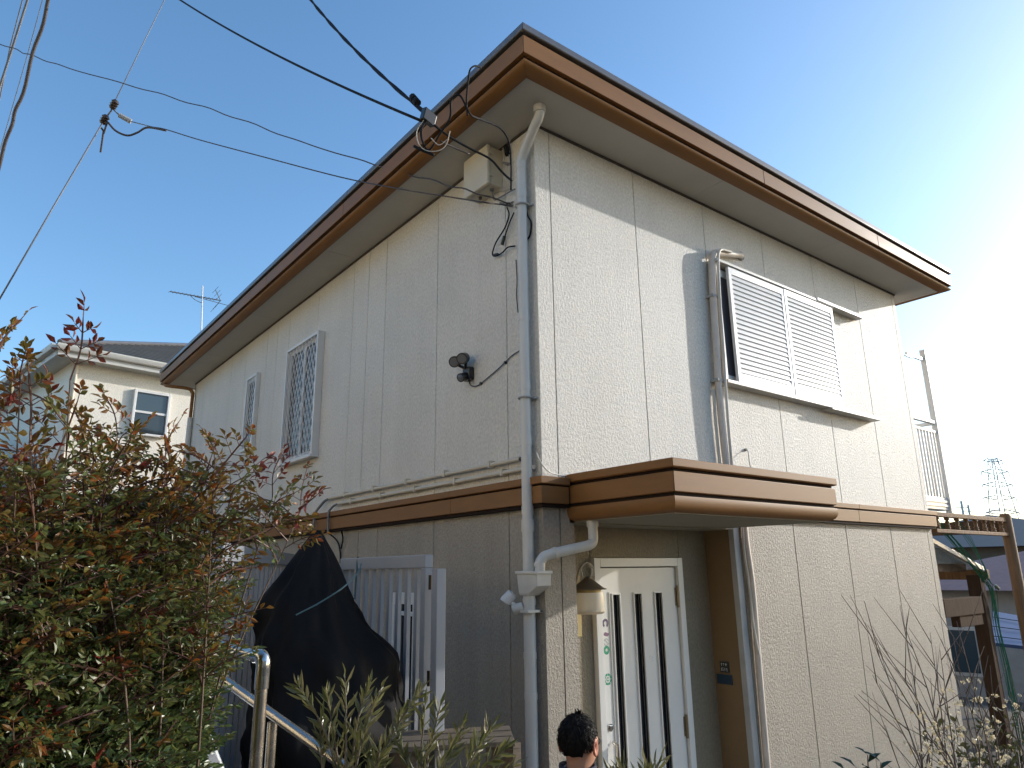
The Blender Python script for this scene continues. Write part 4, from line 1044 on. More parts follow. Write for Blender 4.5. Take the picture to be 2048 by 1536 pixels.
# ------------------------------------------------------------------ minivan on the street side, mostly behind the bush
def van():
    X1, Yn, Yf, g = -2.14, -0.72, 0.92, 0.66
    v = thing('parked_minivan', 'dark blue-grey minivan parked behind the red-leaved bush at left', 'van', (X1-2.1, (Yn+Yf)/2, g))
    # side profile, x back from the nose
    low = [(0.03, 0.28), (0.0, 0.55), (0.05, 0.85), (0.16, 1.00), (0.55, 1.12), (1.0, 1.19), (4.18, 1.15), (4.25, 0.9), (4.25, 0.35), (4.1, 0.25)]
    def ring_(y, ins): return [(X1-x-ins*(1 if x < 2 else -1), y, g+z-ins*0.4*(z > 0.9)) for x, z in low]
    b = MB().quadstrip([ring_(Yn, 0.05), ring_(Yn+0.05, 0.0), ring_(Yf-0.05, 0.0), ring_(Yf, 0.05)])
    body = b.build('body', 'van_silver', v, auto=True)
    cab = [(0.86, 1.15), (1.55, 1.78), (1.85, 1.86), (3.3, 1.88), (4.0, 1.80), (4.2, 1.12)]
    def ringc(y, dz): return [(X1-x, y+(0), g+z) for x, z in cab]
    rings = []
    for y, k in ((Yn+0.03, 0), (Yn+0.16, 1), (Yf-0.16, 1), (Yf-0.03, 0)):
        rings.append([(X1-x, (y if (z > 1.5) == (k == 1) or k == 1 else y), g+(z if k == 1 else (z if z < 1.5 else z-0.10))) for x, z in cab])
    MB().quadstrip(rings).build('cabin', 'van_paint', v, auto=True)
    # glazing set proud of the cabin skin
    ws = [(0.93, 1.20), (1.53, 1.745)]
    MB().prism([(X1-ws[0][0]+0.022, Yn+0.18, g+ws[0][1]), (X1-ws[0][0]+0.022, Yf-0.18, g+ws[0][1]), (X1-ws[1][0]+0.022, Yf-0.22, g+ws[1][1]), (X1-ws[1][0]+0.022, Yn+0.22, g+ws[1][1])], (-0.01, 0, -0.01)).build('windscreen', 'glass_dark', v)
    for a, c_ in ((1.30, 2.15), (2.22, 3.05), (3.12, 3.95)):
        z0, z1 = 1.20, 1.68
        MB().prism([(X1-a, Yn+0.018, g+z0), (X1-c_, Yn+0.018, g+z0), (X1-c_+0.02, Yn+0.024, g+z1), (X1-max(a, 1.62), Yn+0.024, g+z1)], (0, 0.01, 0)).build('window', 'glass_dark', v)
    for y in (Yn+0.06, Yf-0.36):
        MB().quadstrip([[(X1-0.03, y, g+0.74), (X1-0.03, y+0.30, g+0.74), (X1-0.12, y+0.30, g+0.94), (X1-0.14, y, g+0.96)], [(X1+0.012, y, g+0.745), (X1+0.012, y+0.30, g+0.745), (X1-0.07, y+0.30, g+0.935), (X1-0.09, y, g+0.955)]]).build('headlight', 'headlamp', v, bevel=0.01)
    MB().box(X1-0.02, X1+0.018, Yn+0.42, Yf-0.42, g+0.62, g+0.80).build('grille', 'black_plastic', v)
    MB().box(X1-0.02, X1+0.022, Yn+0.30, Yf-0.30, g+0.28, g+0.42).build('air_intake', 'black_plastic', v)
    m_ = MB().tube([(X1-1.22, Yn-0.02, g+1.30), (X1-1.20, Yn-0.12, g+1.32)], 0.02, 8).build('mirror_arm', 'black_plastic', v)
    MB().quadstrip([[(X1-1.28, Yn-0.10, g+1.24), (X1-1.28, Yn-0.28, g+1.24), (X1-1.28, Yn-0.28, g+1.40), (X1-1.28, Yn-0.10, g+1.40)], [(X1-1.14, Yn-0.12, g+1.26), (X1-1.14, Yn-0.25, g+1.26), (X1-1.14, Yn-0.25, g+1.38), (X1-1.14, Yn-0.12, g+1.38)]]).build('mirror', 'van_silver', v, bevel=0.02)
    for x in (0.78, 3.35):
        for y, s_ in ((Yn, 1), (Yf, -1)):
            w_ = MB().tube([(X1-x, y-0.01*s_, g+0.31), (X1-x, y+0.02*s_, g+0.31), (X1-x, y+0.18*s_, g+0.31), (X1-x, y+0.20*s_, g+0.31)], [0.27, 0.31, 0.31, 0.27], 24).build('wheel', 'rubber', v, auto=True)
            MB().tube([(X1-x, y-0.02*s_, g+0.31), (X1-x, y+0.03*s_, g+0.31)], 0.20, 20).build('rim', 'chrome', w_, auto=True)
    for x in (1.18, 2.18, 3.3): MB().box(X1-x-0.004, X1-x+0.004, Yn-0.002, Yn+0.01, g+0.35, g+1.14).build('door_seam', 'black_plastic', v)
    MB().box(X1-4.1, X1-1.15, Yn-0.006, Yn+0.02, g+1.165, g+1.18).build('belt_moulding', 'black_plastic', v)
van()

# ------------------------------------------------------------------ leaves
def leaflet(mb, p, d, nrm, L, w, m=0, fold=0.25, curl=0.12):
    """pointed leaf of four faces, folded along the midrib"""
    d = d.normalized(); s = d.cross(nrm)
    if s.length < 1e-5: s = d.orthogonal()
    s.normalize(); n_ = s.cross(d)
    b0 = len(mb.v)
    q = [p, p+d*L*0.42+s*w*0.5+n_*w*fold, p+d*L*0.45-n_*0.0, p+d*L*0.42-s*w*0.5+n_*w*fold, p+d*L-n_*L*curl, p+d*L*0.75+s*w*0.3+n_*(w*fold*0.6-L*curl*0.4), p+d*L*0.75-s*w*0.3+n_*(w*fold*0.6-L*curl*0.4)]
    mb.v.extend([tuple(x) for x in q])
    for f in ((0, 1, 2), (0, 2, 3), (1, 5, 2), (2, 5, 4), (2, 4, 6), (2, 6, 3)):
        mb.f.append(tuple(b0+i for i in f)); mb.mi.append(m)
def rv(rnd): 
    while True:
        v = Vector((rnd.uniform(-1, 1), rnd.uniform(-1, 1), rnd.uniform(-1, 1)))
        if 0.05 < v.length < 1: return v.normalized()
def spray_mb(rnd, size=0.26, nl=0.044, m=0):
    """nandina leaf: rachis with opposite side stalks, each carrying three to five leaflets; grows along +X"""
    mb = MB(); tw_ = 1
    tip = Vector((size, 0, -0.12*size))
    rach = spline([(0, 0, 0), (size*0.5, 0, 0.03*size), tip], 4)
    mb.tube(rach, [0.0022]*(len(rach)-1)+[0.0010], 4, m=tw_)
    def sub(p, d, l):
        e_ = p+d*l
        mb.tube([p, e_], [0.0014, 0.0008], 3, m=tw_)
        for t in (0.45, 0.8):
            for s_ in (1, -1):
                if rnd.random() < 0.13: continue
                dd = (d*0.75+Vector((-d.y, d.x, 0))*s_*0.9+Vector((0, 0, rnd.uniform(-0.35, 0.2)))).normalized()
                leaflet(mb, p+d*l*t, dd, Vector((rnd.uniform(-1, 1), rnd.uniform(-1, 1), rnd.uniform(0.35, 1))), nl*rnd.uniform(0.7, 1.15), nl*rnd.uniform(0.34, 0.50), m)
        leaflet(mb, e_, (d+Vector((0, 0, rnd.uniform(-0.4, 0.1)))), Vector((rnd.uniform(-1, 1), rnd.uniform(-1, 1), rnd.uniform(0.35, 1))), nl*rnd.uniform(0.9, 1.3), nl*rnd.uniform(0.36, 0.50), m)
    for t, l in ((0.35, 0.42), (0.62, 0.33), (0.84, 0.22)):
        p = rach[int(t*(len(rach)-1))]
        for s_ in (1, -1):
            if rnd.random() < 0.1: continue
            sub(Vector(p), Vector((0.55, s_*0.8, rnd.uniform(-0.25, 0.15))).normalized(), size*l*rnd.uniform(0.8, 1.1))
    sub(rach[-1], Vector((1, rnd.uniform(-.2, .2), -0.3)).normalized(), size*0.2)
    return mb
def orient(p, d, roll, sc=1.0):
    d = d.normalized()
    q = d.to_track_quat('X', 'Z')
    return Matrix.Translation(p) @ q.to_matrix().to_4x4() @ Matrix.Rotation(roll, 4, 'X') @ Matrix.Scale(sc, 4)

def nandina():
    rnd = random.Random(21)
    N = thing('nandina_bush', 'heavenly bamboo bush with red tips over green leaves filling the left foreground', 'bush', (-2.95, -1.75, 0.62))
    kinds = ['nandina_red', 'nandina_bronze', 'nandina_olive', 'nandina_green']
    protos = {}
    for k in kinds:
        protos[k] = []
        for i in range(4):
            mb = spray_mb(rnd, rnd.uniform(0.11, 0.16), 0.0265 if k in ('nandina_red', 'nandina_bronze') else 0.024)
            protos[k].append((mb, mb.mesh('leaf_spray', [k, 'twig_red'])))
    # cane tips: pixel, distance; the bush is 1.6 to 2.7 m from the camera
    tips = [(-10, 610, 1.75), (40, 665, 1.8), (140, 640, 1.9), (60, 770, 1.8), (160, 790, 2.0), (235, 800, 2.05), (110, 850, 1.95),
            (250, 840, 2.1), (330, 850, 2.15), (430, 872, 2.15), (300, 905, 2.1), (380, 930, 2.2), (470, 930, 2.2), (545, 945, 2.25), (600, 975, 2.3), (180, 900, 2.0), (60, 900, 1.9),
            (20, 980, 1.9), (130, 990, 2.0), (240, 980, 2.15), (340, 1000, 2.25), (430, 1010, 2.3), (40, 1080, 1.9), (170, 1080, 2.1), (290, 1070, 2.2), (390, 1090, 2.3),
            (-20, 1160, 1.85), (90, 1170, 2.0), (210, 1170, 2.1), (320, 1160, 2.2), (390, 1160, 2.25), (430, 1130, 2.3), (30, 1260, 1.9), (140, 1270, 2.0), (250, 1260, 2.1), (350, 1270, 2.2), (340, 1290, 2.25),
            (0, 1350, 1.85), (100, 1360, 1.95), (200, 1360, 2.05), (300, 1370, 2.1), (340, 1380, 2.2), (290, 1400, 2.2), (60, 1450, 1.9), (160, 1450, 2.0), (260, 1460, 2.05), (280, 1450, 2.1), (310, 1440, 2.2),
            (0, 1520, 1.85), (110, 1530, 1.95), (220, 1540, 2.0), (240, 1560, 2.05), (270, 1500, 2.1), (-40, 1440, 1.8), (-30, 1050, 1.9), (-40, 850, 1.8)]
    tips = tips+[(px+rnd.uniform(-45, 45), py+rnd.uniform(-15, 60), D_+rnd.uniform(-0.1, 0.3)) for (px, py, D_) in tips if py > 850 and px < 420]
    plan = []
    stems = MB()
    for (px, py, D_) in tips:
        low = (70 if px < 430 else 50) if py < 1300 else 30
        if px < 200 and py < 820: low = 120
        tip = at(px, py+low, D_+0.04)
        bx_ = at(rnd.uniform(120, 330) if px > 60 else rnd.uniform(-60, 160), 1640, 2.05)
        b_ = Vector((bx_.x+rnd.uniform(-.08, .08), bx_.y+rnd.uniform(-.08, .08), 0.62))
        mid = Vector((b_.x+(tip.x-b_.x)*0.28+rnd.uniform(-.05, .05), b_.y+(tip.y-b_.y)*0.28+rnd.uniform(-.05, .05), b_.z+(tip.z-b_.z)*0.60))
        cane = spline([b_, mid, tip], 8)
        stems.tube(cane, [0.0058-0.0044*i/(len(cane)-1) for i in range(len(cane))], 5)
        hgt = (1536-py)/900
        ns = 8 if py < 800 else (28 if py < 1000 else 34)
        if px > 430: ns = 8
        for k in range(ns):
            t = 1-(k/ns)**1.0*(0.13 if px > 430 else (0.42 if py < 1250 else 0.30))
            f = t*(len(cane)-1); i = min(int(f), len(cane)-2)
            p = cane[i].lerp(cane[i+1], f-i)
            ang = k*2.4+rnd.uniform(-.5, .5)
            cdir = (cane[i+1]-cane[i]).normalized()
            out = (Vector((math.cos(ang), math.sin(ang), 0))+cdir*0.55+Vector((0, 0, rnd.uniform(-0.15, 0.35)))).normalized()
            if k == 0: out = (cdir+Vector((rnd.uniform(-.3, .3), rnd.uniform(-.3, .3), 0))).normalized()
            h = hgt+rnd.uniform(-.22, .22)+(0.22 if k < 2 else 0)-0.10*(k > 5)-(0.15 if px < 220 else 0)
            kind = 0 if h > 1.08 else (1 if h > 0.70 else (2 if h > 0.44 else 3))
            if rnd.random() < 0.06: kind = rnd.choice((0, 1, 1))
            plan.append((p, out, rnd.uniform(-1.3, 1.3), rnd.uniform(0.75, 1.15)*(0.9 if kind == 3 else 1), kind))
        # small fill near the middle of the cane
    stems.build('cane', 'cane', N, smooth=True)
    # nearest 270 sprays as parts, the rest as one mass
    plan.sort(key=lambda q: (q[0]-CAM).length)
    vis = [q for q in plan]
    rest = {k: MB() for k in kinds}
    pick = set(rnd.sample(range(len(vis)), min(270, len(vis))))
    for i, (p, d, r, s_, kd) in enumerate(vis):
        mb, me = rnd.choice(protos[kinds[kd]])
        M = orient(p, d, r, s_)
        if i in pick:
            o = link('leaf_spray', me); o.matrix_basis = M; setpar(o, N)
        else:
            rest[kinds[kd]].add(mb, M)
    for k in kinds:
        if rest[k].v:
            me = rest[k].mesh('foliage', [k, 'twig_red'])
            o = link('foliage', me, N); o['kind'] = 'stuff'
nandina()

def olive():
    rnd = random.Random(5)
    O = thing('olive_shrub', 'young olive shrub with narrow grey-green leaves in front of the tarpaulin', 'shrub', (-2.0, -1.9, 0.3))
    lme = []
    for i in range(5):
        mb = MB(); leaflet(mb, Vector((0, 0, 0)), Vector((1, 0, rnd.uniform(-.1, .15))), Vector((0, 0, 1)), 0.044*rnd.uniform(0.8, 1.2), 0.0098*rnd.uniform(0.85, 1.2), 0, fold=0.3, curl=rnd.uniform(-0.05, 0.1))
        lme.append((mb, mb.mesh('leaf', 'olive_leaf')))
    # twigs: base pixel, tip pixel, distance
    tw = [((690, 1600), (598, 1345), 1.75), ((690, 1600), (655, 1360), 1.8), ((690, 1600), (690, 1325), 1.72), ((700, 1600), (735, 1345), 1.75), ((700, 1600), (762, 1350), 1.7),
          ((720, 1620), (790, 1440), 1.75), ((720, 1620), (845, 1350), 1.8), ((735, 1640), (805, 1400), 1.85), ((820, 1640), (850, 1385), 1.75), ((820, 1640), (880, 1385), 1.8),
          ((820, 1640), (800, 1460), 1.8), ((840, 1640), (925, 1425), 1.75), ((860, 1640), (985, 1420), 1.8), ((870, 1640), (1010, 1470), 1.75), ((870, 1640), (960, 1460), 1.7), ((860, 1640), (900, 1470), 1.72),
          ((760, 1640), (760, 1470), 1.7), ((900, 1660), (1030, 1500), 1.8), ((780, 1640), (720, 1440), 1.78),
          ((1270, 1700), (1245, 1510), 1.7), ((1270, 1700), (1290, 1500), 1.72), ((1280, 1700), (1320, 1495), 1.7), ((1250, 1700), (1225, 1520), 1.74), ((660, 1640), (640, 1420), 1.76)]
    sm = MB(); allp = []
    tr = at(760, 1800, 1.8)
    for (b_, t_, D_) in tw:
        a = at(b_[0], b_[1], D_+0.03); c_ = at(t_[0], t_[1]+28, D_)
        mid = a.lerp(c_, 0.55)+Vector((rnd.uniform(-.015, .015), rnd.uniform(-.015, .015), 0.01))
        pts = spline([a, mid, c_], 6)
        root = Vector((tr.x+(a.x-tr.x)*0.3, tr.y+(a.y-tr.y)*0.3, 0.55))
        sm.tube([root]+pts, [0.006]+[0.0035-0.0024*i/(len(pts)-1) for i in range(len(pts))], 5)
        ln_ = sum((pts[i+1]-pts[i]).length for i in range(len(pts)-1))
        nn_ = max(4, int(ln_/0.0115))
        for k in range(nn_):
            t = 0.15+0.85*k/(nn_-1) if nn_ > 1 else 1
            f = t*(len(pts)-1); i = min(int(f), len(pts)-2); p = pts[i].lerp(pts[i+1], f-i)
            d = (pts[i+1]-pts[i]).normalized(); ref = d.orthogonal().normalized(); s2 = d.cross(ref)
            ang = k*1.5708+rnd.uniform(-.3, .3)
            for sg in (0, math.pi):
                if rnd.random() < 0.22: continue
                o_ = ref*math.cos(ang+sg)+s2*math.sin(ang+sg)
                allp.append((p, (d*rnd.uniform(0.9, 1.5)+o_*0.8).normalized(), rnd.uniform(0, 6.28), rnd.uniform(0.65, 1.1)*(0.7 if t > 0.93 else 1)))
        allp.append((pts[-1], (pts[-1]-pts[-2]), rnd.uniform(0, 6), 0.8))
    sm.build('stem', 'olive_bark', O, smooth=True)
    pick = set(rnd.sample(range(len(allp)), min(290, len(allp))))
    rest = MB()
    for i, (p, d, r, s_) in enumerate(allp):
        mb, me = rnd.choice(lme); M = orient(p, d, r, s_)
        if i in pick:
            o = link('leaf', me); o.matrix_basis = M; setpar(o, O)
        else: rest.add(mb, M)
    me = rest.mesh('foliage', 'olive_leaf'); o = link('foliage', me, O); o['kind'] = 'stuff'
olive()

def blossom_shrub():
    rnd = random.Random(9)
    S = thing('blossom_shrub', 'bare winter shrub dotted with small white blossoms at lower right', 'shrub', (1.6, -2.3, 0))
    D0 = 3.6
    lines = [((1975, 1640), (1700, 1190)), ((1960, 1640), (1735, 1250)), ((1900, 1560), (1805, 1240)), ((1905, 1640), (1860, 1265)), ((1930, 1660), (1880, 1300)), ((1955, 1660), (1915, 1330)),
             ((1850, 1540), (1940, 1255)), ((1860, 1530), (1810, 1340)), ((1890, 1640), (1745, 1350)), ((1860, 1640), (1830, 1500)), ((2010, 1650), (1905, 1320)), ((2020, 1650), (1985, 1380)),
             ((2030, 1660), (2050, 1400)), ((1990, 1660), (1960, 1400)), ((1870, 1700), (1770, 1450)), ((1880, 1640), (1730, 1245)), ((2000, 1680), (1925, 1290)), ((1850, 1600), (1800, 1210))]
    sm = MB(); spots = []
    for (a, b_) in lines:
        D_ = D0+rnd.uniform(-0.25, 0.35)
        A_, B_ = at(*a, D_), at(*b_, D_+rnd.uniform(-.15, .15))
        mid = A_.lerp(B_, 0.5)+Vector((rnd.uniform(-.03, .03), rnd.uniform(-.03, .03), 0.0))
        pts = spline([A_, mid, B_], 8)
        g_ = Vector((A_.x*0.7+1.45*0.3, A_.y*0.7-2.25*0.3, 0.0))
        sm.tube([g_]+pts, [0.008]+[0.0042-0.0032*i/(len(pts)-1) for i in range(len(pts))], 5)
        for k in range(3, len(pts)-1, 2):
            if rnd.random() < 0.8:
                d = (pts[k+1]-pts[k]).normalized(); q = pts[k]+(d+rv(rnd)*0.6).normalized()*rnd.uniform(0.08, 0.28)
                sm.tube([pts[k], q], [0.0022, 0.0009], 4); spots.append(q); spots.append(pts[k].lerp(q, .5))
        for k in range(0, len(pts)//2+1): spots.append(pts[k])
    sm.build('branch', 'bare_bark', S, smooth=True)
    fme = []
    for i in range(3):
        mb = MB()
        for k in range(5):
            a = k*1.2566; d = Vector((math.cos(a), math.sin(a), 0.35)); leaflet(mb, Vector((0, 0, 0)), d, Vector((0, 0, 1)), 0.016, 0.013, 0, fold=0.2, curl=-0.1)
        for k in range(4):
            leaflet(mb, rv(rnd)*0.008, rv(rnd), Vector((0, 0, 1)), 0.013, 0.011, 0)
        fme.append(mb.mesh('blossom', 'petal'))
    n_ = 0
    for k in range(130):
        px, py = rnd.gauss(1945, 55), rnd.gauss(1480, 55)
        if rnd.random() < 0.25: px, py = rnd.uniform(1830, 2040), rnd.uniform(1380, 1536)
        D_ = D0+rnd.uniform(-0.3, 0.4)
        p = at(px, py, D_)
        if spots and rnd.random() < 0.9:
            p = min(rnd.sample(spots, min(60, len(spots))), key=lambda q: (q-p).length)+rv(rnd)*0.03
        o = link('blossom', rnd.choice(fme)); o.matrix_basis = orient(p, rv(rnd), rnd.uniform(0, 6), rnd.uniform(0.5, 0.95)); setpar(o, S)
    # undergrowth at the right bottom
    U = thing('low_shrub', 'dark leafy low shrub under the white blossoms at the bottom right corner', 'shrub', (2.6, -1.6, 0))
    fol = MB(); st_ = MB()
    for k in range(60):
        b_ = at(rnd.uniform(1880, 2120), 1700, rnd.uniform(3.9, 4.9)); b_.z = 0.0
        t_ = at(rnd.uniform(1880, 2120), rnd.uniform(1420, 1560), rnd.uniform(4.0, 4.9))
        st_.tube([b_, b_.lerp(t_, 0.6)+rv(rnd)*0.04, t_], [0.006, 0.004, 0.0015], 4)
        for j in range(34):
            p = b_.lerp(t_, rnd.uniform(0.45, 1.0))+rv(rnd)*0.10
            leaflet(fol, p, rv(rnd)+Vector((0, 0, 0.3)), rv(rnd), rnd.uniform(0.03, 0.05), rnd.uniform(0.014, 0.022))
    st_.build('stem', 'bare_bark', U)
    o = fol.build('foliage', 'shrub_leaf', U); o['kind'] = 'stuff'
    # glossy evergreen sprig in front of the taupe wall
    Cm = thing('camellia_sprig', 'dark glossy evergreen sprig at the bottom edge before the taupe wall', 'shrub', (0.9, -2.2, 0))
    st_ = MB(); lv = []
    for (bp, tp) in (((1745, 1700), (1735, 1510)), ((1740, 1700), (1712, 1535)), ((1750, 1700), (1762, 1525)), ((1730, 1700), (1690, 1540))):
        A_, B_ = at(*bp, 3.3), at(*tp, 3.3)
        g_ = Vector((A_.x, A_.y, 0)); st_.tube([g_, A_, B_], [0.008, 0.005, 0.002], 5)
        for k in range(7):
            p = A_.lerp(B_, 0.5+0.5*k/6); d = (Vector((math.cos(k*2.4), math.sin(k*2.4), 0.7))).normalized()
            lv.append((p, d))
    st_.build('stem', 'bark', Cm)
    for p, d in lv:
        mb = MB(); leaflet(mb, Vector((0, 0, 0)), Vector((1, 0, 0)), Vector((0, 0, 1)), 0.06, 0.026, 0, fold=0.2, curl=0.15)
        o = mb.build('leaf', 'camellia_leaf', None); o.matrix_basis = orient(p, d, rnd.uniform(-.5, .5), rnd.uniform(0.8, 1.2)); setpar(o, Cm)
blossom_shrub()

# ------------------------------------------------------------------ person in front of the door, seen from behind
def person():
    hd = at(1156, 1480, 3.45)             # middle of the skull
    base_ = Vector((hd.x, hd.y, 0.0)); base_.z = gz(hd.x, hd.y)
    f_ = Vector((0.93, 0.36, 0)).normalized()       # facing the door, turned to the right
    l_ = Vector((-f_.y, f_.x, 0))
    U = Vector((0, 0, 1))
    Pn = thing('person', 'person with short dark hair, glasses and navy jacket, seen from behind by the door', 'person', base_)
    k = (hd.z+0.11-base_.z)/1.66
    def pt(a, b, c_): return base_+f_*a*k+l_*b*k+U*c_*k
    def skin(name, verts, edges, m, rootv=0, sub=2):
        me = bpy.data.meshes.new(name)
        me.from_pydata([v[0] for v in verts], edges, []); me.materials.append(MATS[m])
        o = link(name, me)
        md = o.modifiers.new('skin', 'SKIN'); md.use_smooth_shade = True
        sv_ = me.skin_vertices[0].data
        for i, v in enumerate(verts):
            r_ = v[1]; sv_[i].radius = (r_, r_) if not isinstance(r_, tuple) else r_
            sv_[i].use_root = (i == rootv)
        s2 = o.modifiers.new('sub', 'SUBSURF'); s2.levels = sub; s2.render_levels = sub
        bpy.context.view_layer.update()
        dg = bpy.context.evaluated_depsgraph_get()
        me2 = bpy.data.meshes.new_from_object(o.evaluated_get(dg))
        me2.name = name
        o.modifiers.clear(); o.data = me2
        me2.materials.clear(); me2.materials.append(MATS[m])
        me2.polygons.foreach_set('use_smooth', [True]*len(me2.polygons))
        setpar(o, Pn); return o
    V = []; Ed = []
    def add(p, r_, par=None):
        V.append((p, r_)); i = len(V)-1
        if par is not None: Ed.append((par, i))
        return i
    pel = add(pt(0, 0, 0.90), 0.13)
    wst = add(pt(0, 0, 1.05), 0.115, pel); ch = add(pt(0.0, 0, 1.22), 0.13, wst); nb_ = add(pt(-0.01, 0, 1.36), 0.065, ch); nk = add(pt(0.0, 0, 1.42), 0.052, nb_)
    h1 = add(pt(0.015, 0, 1.485), 0.066, nk); h2 = add(pt(0.015, 0, 1.55), 0.082, h1); h3 = add(pt(0.005, 0, 1.60), 0.072, h2)
    ch_ = add(pt(0.075, 0, 1.452), 0.034, h1)
    no = add(pt(0.085, 0, 1.505), 0.020, h2); no2 = add(pt(0.112, 0, 1.495), 0.011, no)
    for s_ in (1, -1):
        sh = add(pt(0, 0.165*s_, 1.335), 0.055, ch); eb = add(pt(-0.03, 0.215*s_, 1.08), 0.040, sh); wr = add(pt(0.10, 0.20*s_, 0.88), 0.027, eb)
        pm = add(pt(0.135, 0.195*s_, 0.815), (0.030, 0.018), wr)
        for q, (dx, dy, L_) in enumerate(((0.03, -0.024, 0.075), (0.015, -0.008, 0.085), (0.0, 0.008, 0.08), (-0.012, 0.022, 0.062))):
            f1 = add(pt(0.145+dx*0.5, 0.195*s_+dy*s_, 0.78), 0.0085, pm); add(pt(0.150+dx, 0.19*s_+dy*s_, 0.78-L_), 0.007, f1)
        t1 = add(pt(0.165, 0.175*s_, 0.83), 0.010, pm); add(pt(0.195, 0.165*s_, 0.79), 0.008, t1)
        hp_ = add(pt(0, 0.09*s_, 0.84), 0.085, pel); kn = add(pt(0.015, 0.095*s_, 0.46), 0.058, hp_); an2 = add(pt(-0.015, 0.10*s_, 0.085), 0.038, kn); add(pt(0.12, 0.105*s_, 0.03), 0.03, an2)
    skin('body', V, Ed, 'skin')
    # jacket
    V.clear(); Ed.clear()
    a = add(pt(0, 0, 0.80), 0.165); b = add(pt(0, 0, 1.0), 0.150, a); c_ = add(pt(0, 0, 1.20), 0.158, b); d = add(pt(-0.015, 0, 1.335), 0.105, c_); add(pt(-0.012, 0, 1.395), 0.080, d)
    for s_ in (1, -1):
        sh = add(pt(0, 0.175*s_, 1.335), 0.072, c_); eb = add(pt(-0.03, 0.225*s_, 1.08), 0.058, sh); add(pt(0.085, 0.205*s_, 0.91), 0.045, eb)
    skin('jacket', V, Ed, 'navy_cloth')
    V.clear(); Ed.clear()
    a = add(pt(0, 0, 0.88), 0.145)
    for s_ in (1, -1):
        hp_ = add(pt(0, 0.09*s_, 0.80), 0.105, a); kn = add(pt(0.015, 0.095*s_, 0.46), 0.075, hp_); add(pt(-0.01, 0.10*s_, 0.11), 0.060, kn)
    skin('trousers', V, Ed, 'trouser_grey')
    for s_ in (1, -1):
        V.clear(); Ed.clear()
        a = add(pt(-0.04, 0.10*s_, 0.05), 0.045); b = add(pt(0.05, 0.103*s_, 0.045), 0.046, a); add(pt(0.15, 0.107*s_, 0.04), 0.038, b)
        skin('shoe', V, Ed, 'shoe')
    # collar standing round the neck, pale shirt edge inside
    def ringp(z, r_, off, n=24): return [pt(off+r_*math.cos(2*math.pi*i/n), r_*1.06*math.sin(2*math.pi*i/n), z) for i in range(n)]
    MB().quadstrip([ringp(1.37, 0.092, -0.005), ringp(1.415, 0.084, -0.010), ringp(1.448, 0.080, -0.014), ringp(1.445, 0.070, -0.014), ringp(1.38, 0.066, -0.005)], caps=False).build('collar', 'navy_cloth', Pn, smooth=True)
    MB().quadstrip([ringp(1.39, 0.066, 0.0), ringp(1.436, 0.062, -0.004), ringp(1.434, 0.058, -0.004), ringp(1.39, 0.056, 0.0)], caps=False).build('shirt_collar', 'shirt_blue', Pn, smooth=True)
    # ears
    for s_ in (1, -1):
        er = MB().quadstrip([[pt(-0.002+0.9*r_*math.cos(t), s_*(0.076+o_), 1.522+1.5*r_*math.sin(t)) for t in [2*math.pi*i/14 for i in range(14)]] for r_, o_ in ((0.010, 0.0), (0.022, 0.004), (0.026, 0.013), (0.021, 0.017), (0.012, 0.011), (0.004, 0.010))])
        er.build('ear', 'ear_skin', Pn, smooth=True)
    # hair: shell plus locks
    rnd = random.Random(2)
    n, rows = 40, 20; rings = []
    for j in range(rows+1):
        ph = math.pi*(j/rows)*0.70
        rr = []
        for i in range(n):
            th = 2*math.pi*i/n
            r_ = 1.0+0.05*math.sin(th*9+ph*7)*math.sin(ph)+0.035*rnd.uniform(-1, 1)*math.sin(ph)
            x, y, z = 0.098*r_*math.sin(ph)*math.cos(th), 0.084*r_*math.sin(ph)*math.sin(th), 0.103*r_*math.cos(ph)
            zc = 1.552+z
            if math.cos(th) > 0.2: zc = max(zc, 1.552+0.025*math.cos(th)*0.9+0.012)
            elif abs(math.sin(th)) > 0.8: zc = max(zc, 1.525)
            else: zc = max(zc, 1.437)
            rr.append(pt(x-0.004, y, zc))
        rings.append(rr)
    hr2 = MB().quadstrip(rings, caps=False).build('hair', 'hair', Pn, smooth=True)
    lk = MB()
    for q in range(1500):
        th = rnd.uniform(0, 2*math.pi); ph = math.acos(1-rnd.random()*1.25)*1.0
        if math.cos(th) > 0.3 and ph > 1.25: continue
        nrm = (f_*math.sin(ph)*math.cos(th)+l_*math.sin(ph)*math.sin(th)+U*math.cos(ph))
        p = pt(0.096*math.sin(ph)*math.cos(th)-0.004, 0.082*math.sin(ph)*math.sin(th), 1.552+0.101*math.cos(ph))
        dn = (Vector((0, 0, -1))+f_*0.35+rv(rnd)*0.55)
        dn = (dn-nrm*dn.dot(nrm)).normalized()
        leaflet(lk, p, dn+nrm*rnd.uniform(0.05, 0.40), nrm, rnd.uniform(0.018, 0.038), rnd.uniform(0.004, 0.008), 0, fold=0.1, curl=0.2)
    for q in range(14):     # a cowlick at the crown
        leaflet(lk, pt(0.005+rnd.uniform(-.015, .015), rnd.uniform(-.02, .02), 1.648), U+f_*rnd.uniform(-.4, .5)+l_*rnd.uniform(-.4, .4), f_, rnd.uniform(0.02, 0.036), 0.006, 0)
    lk.build('hair_locks', 'hair', hr2)
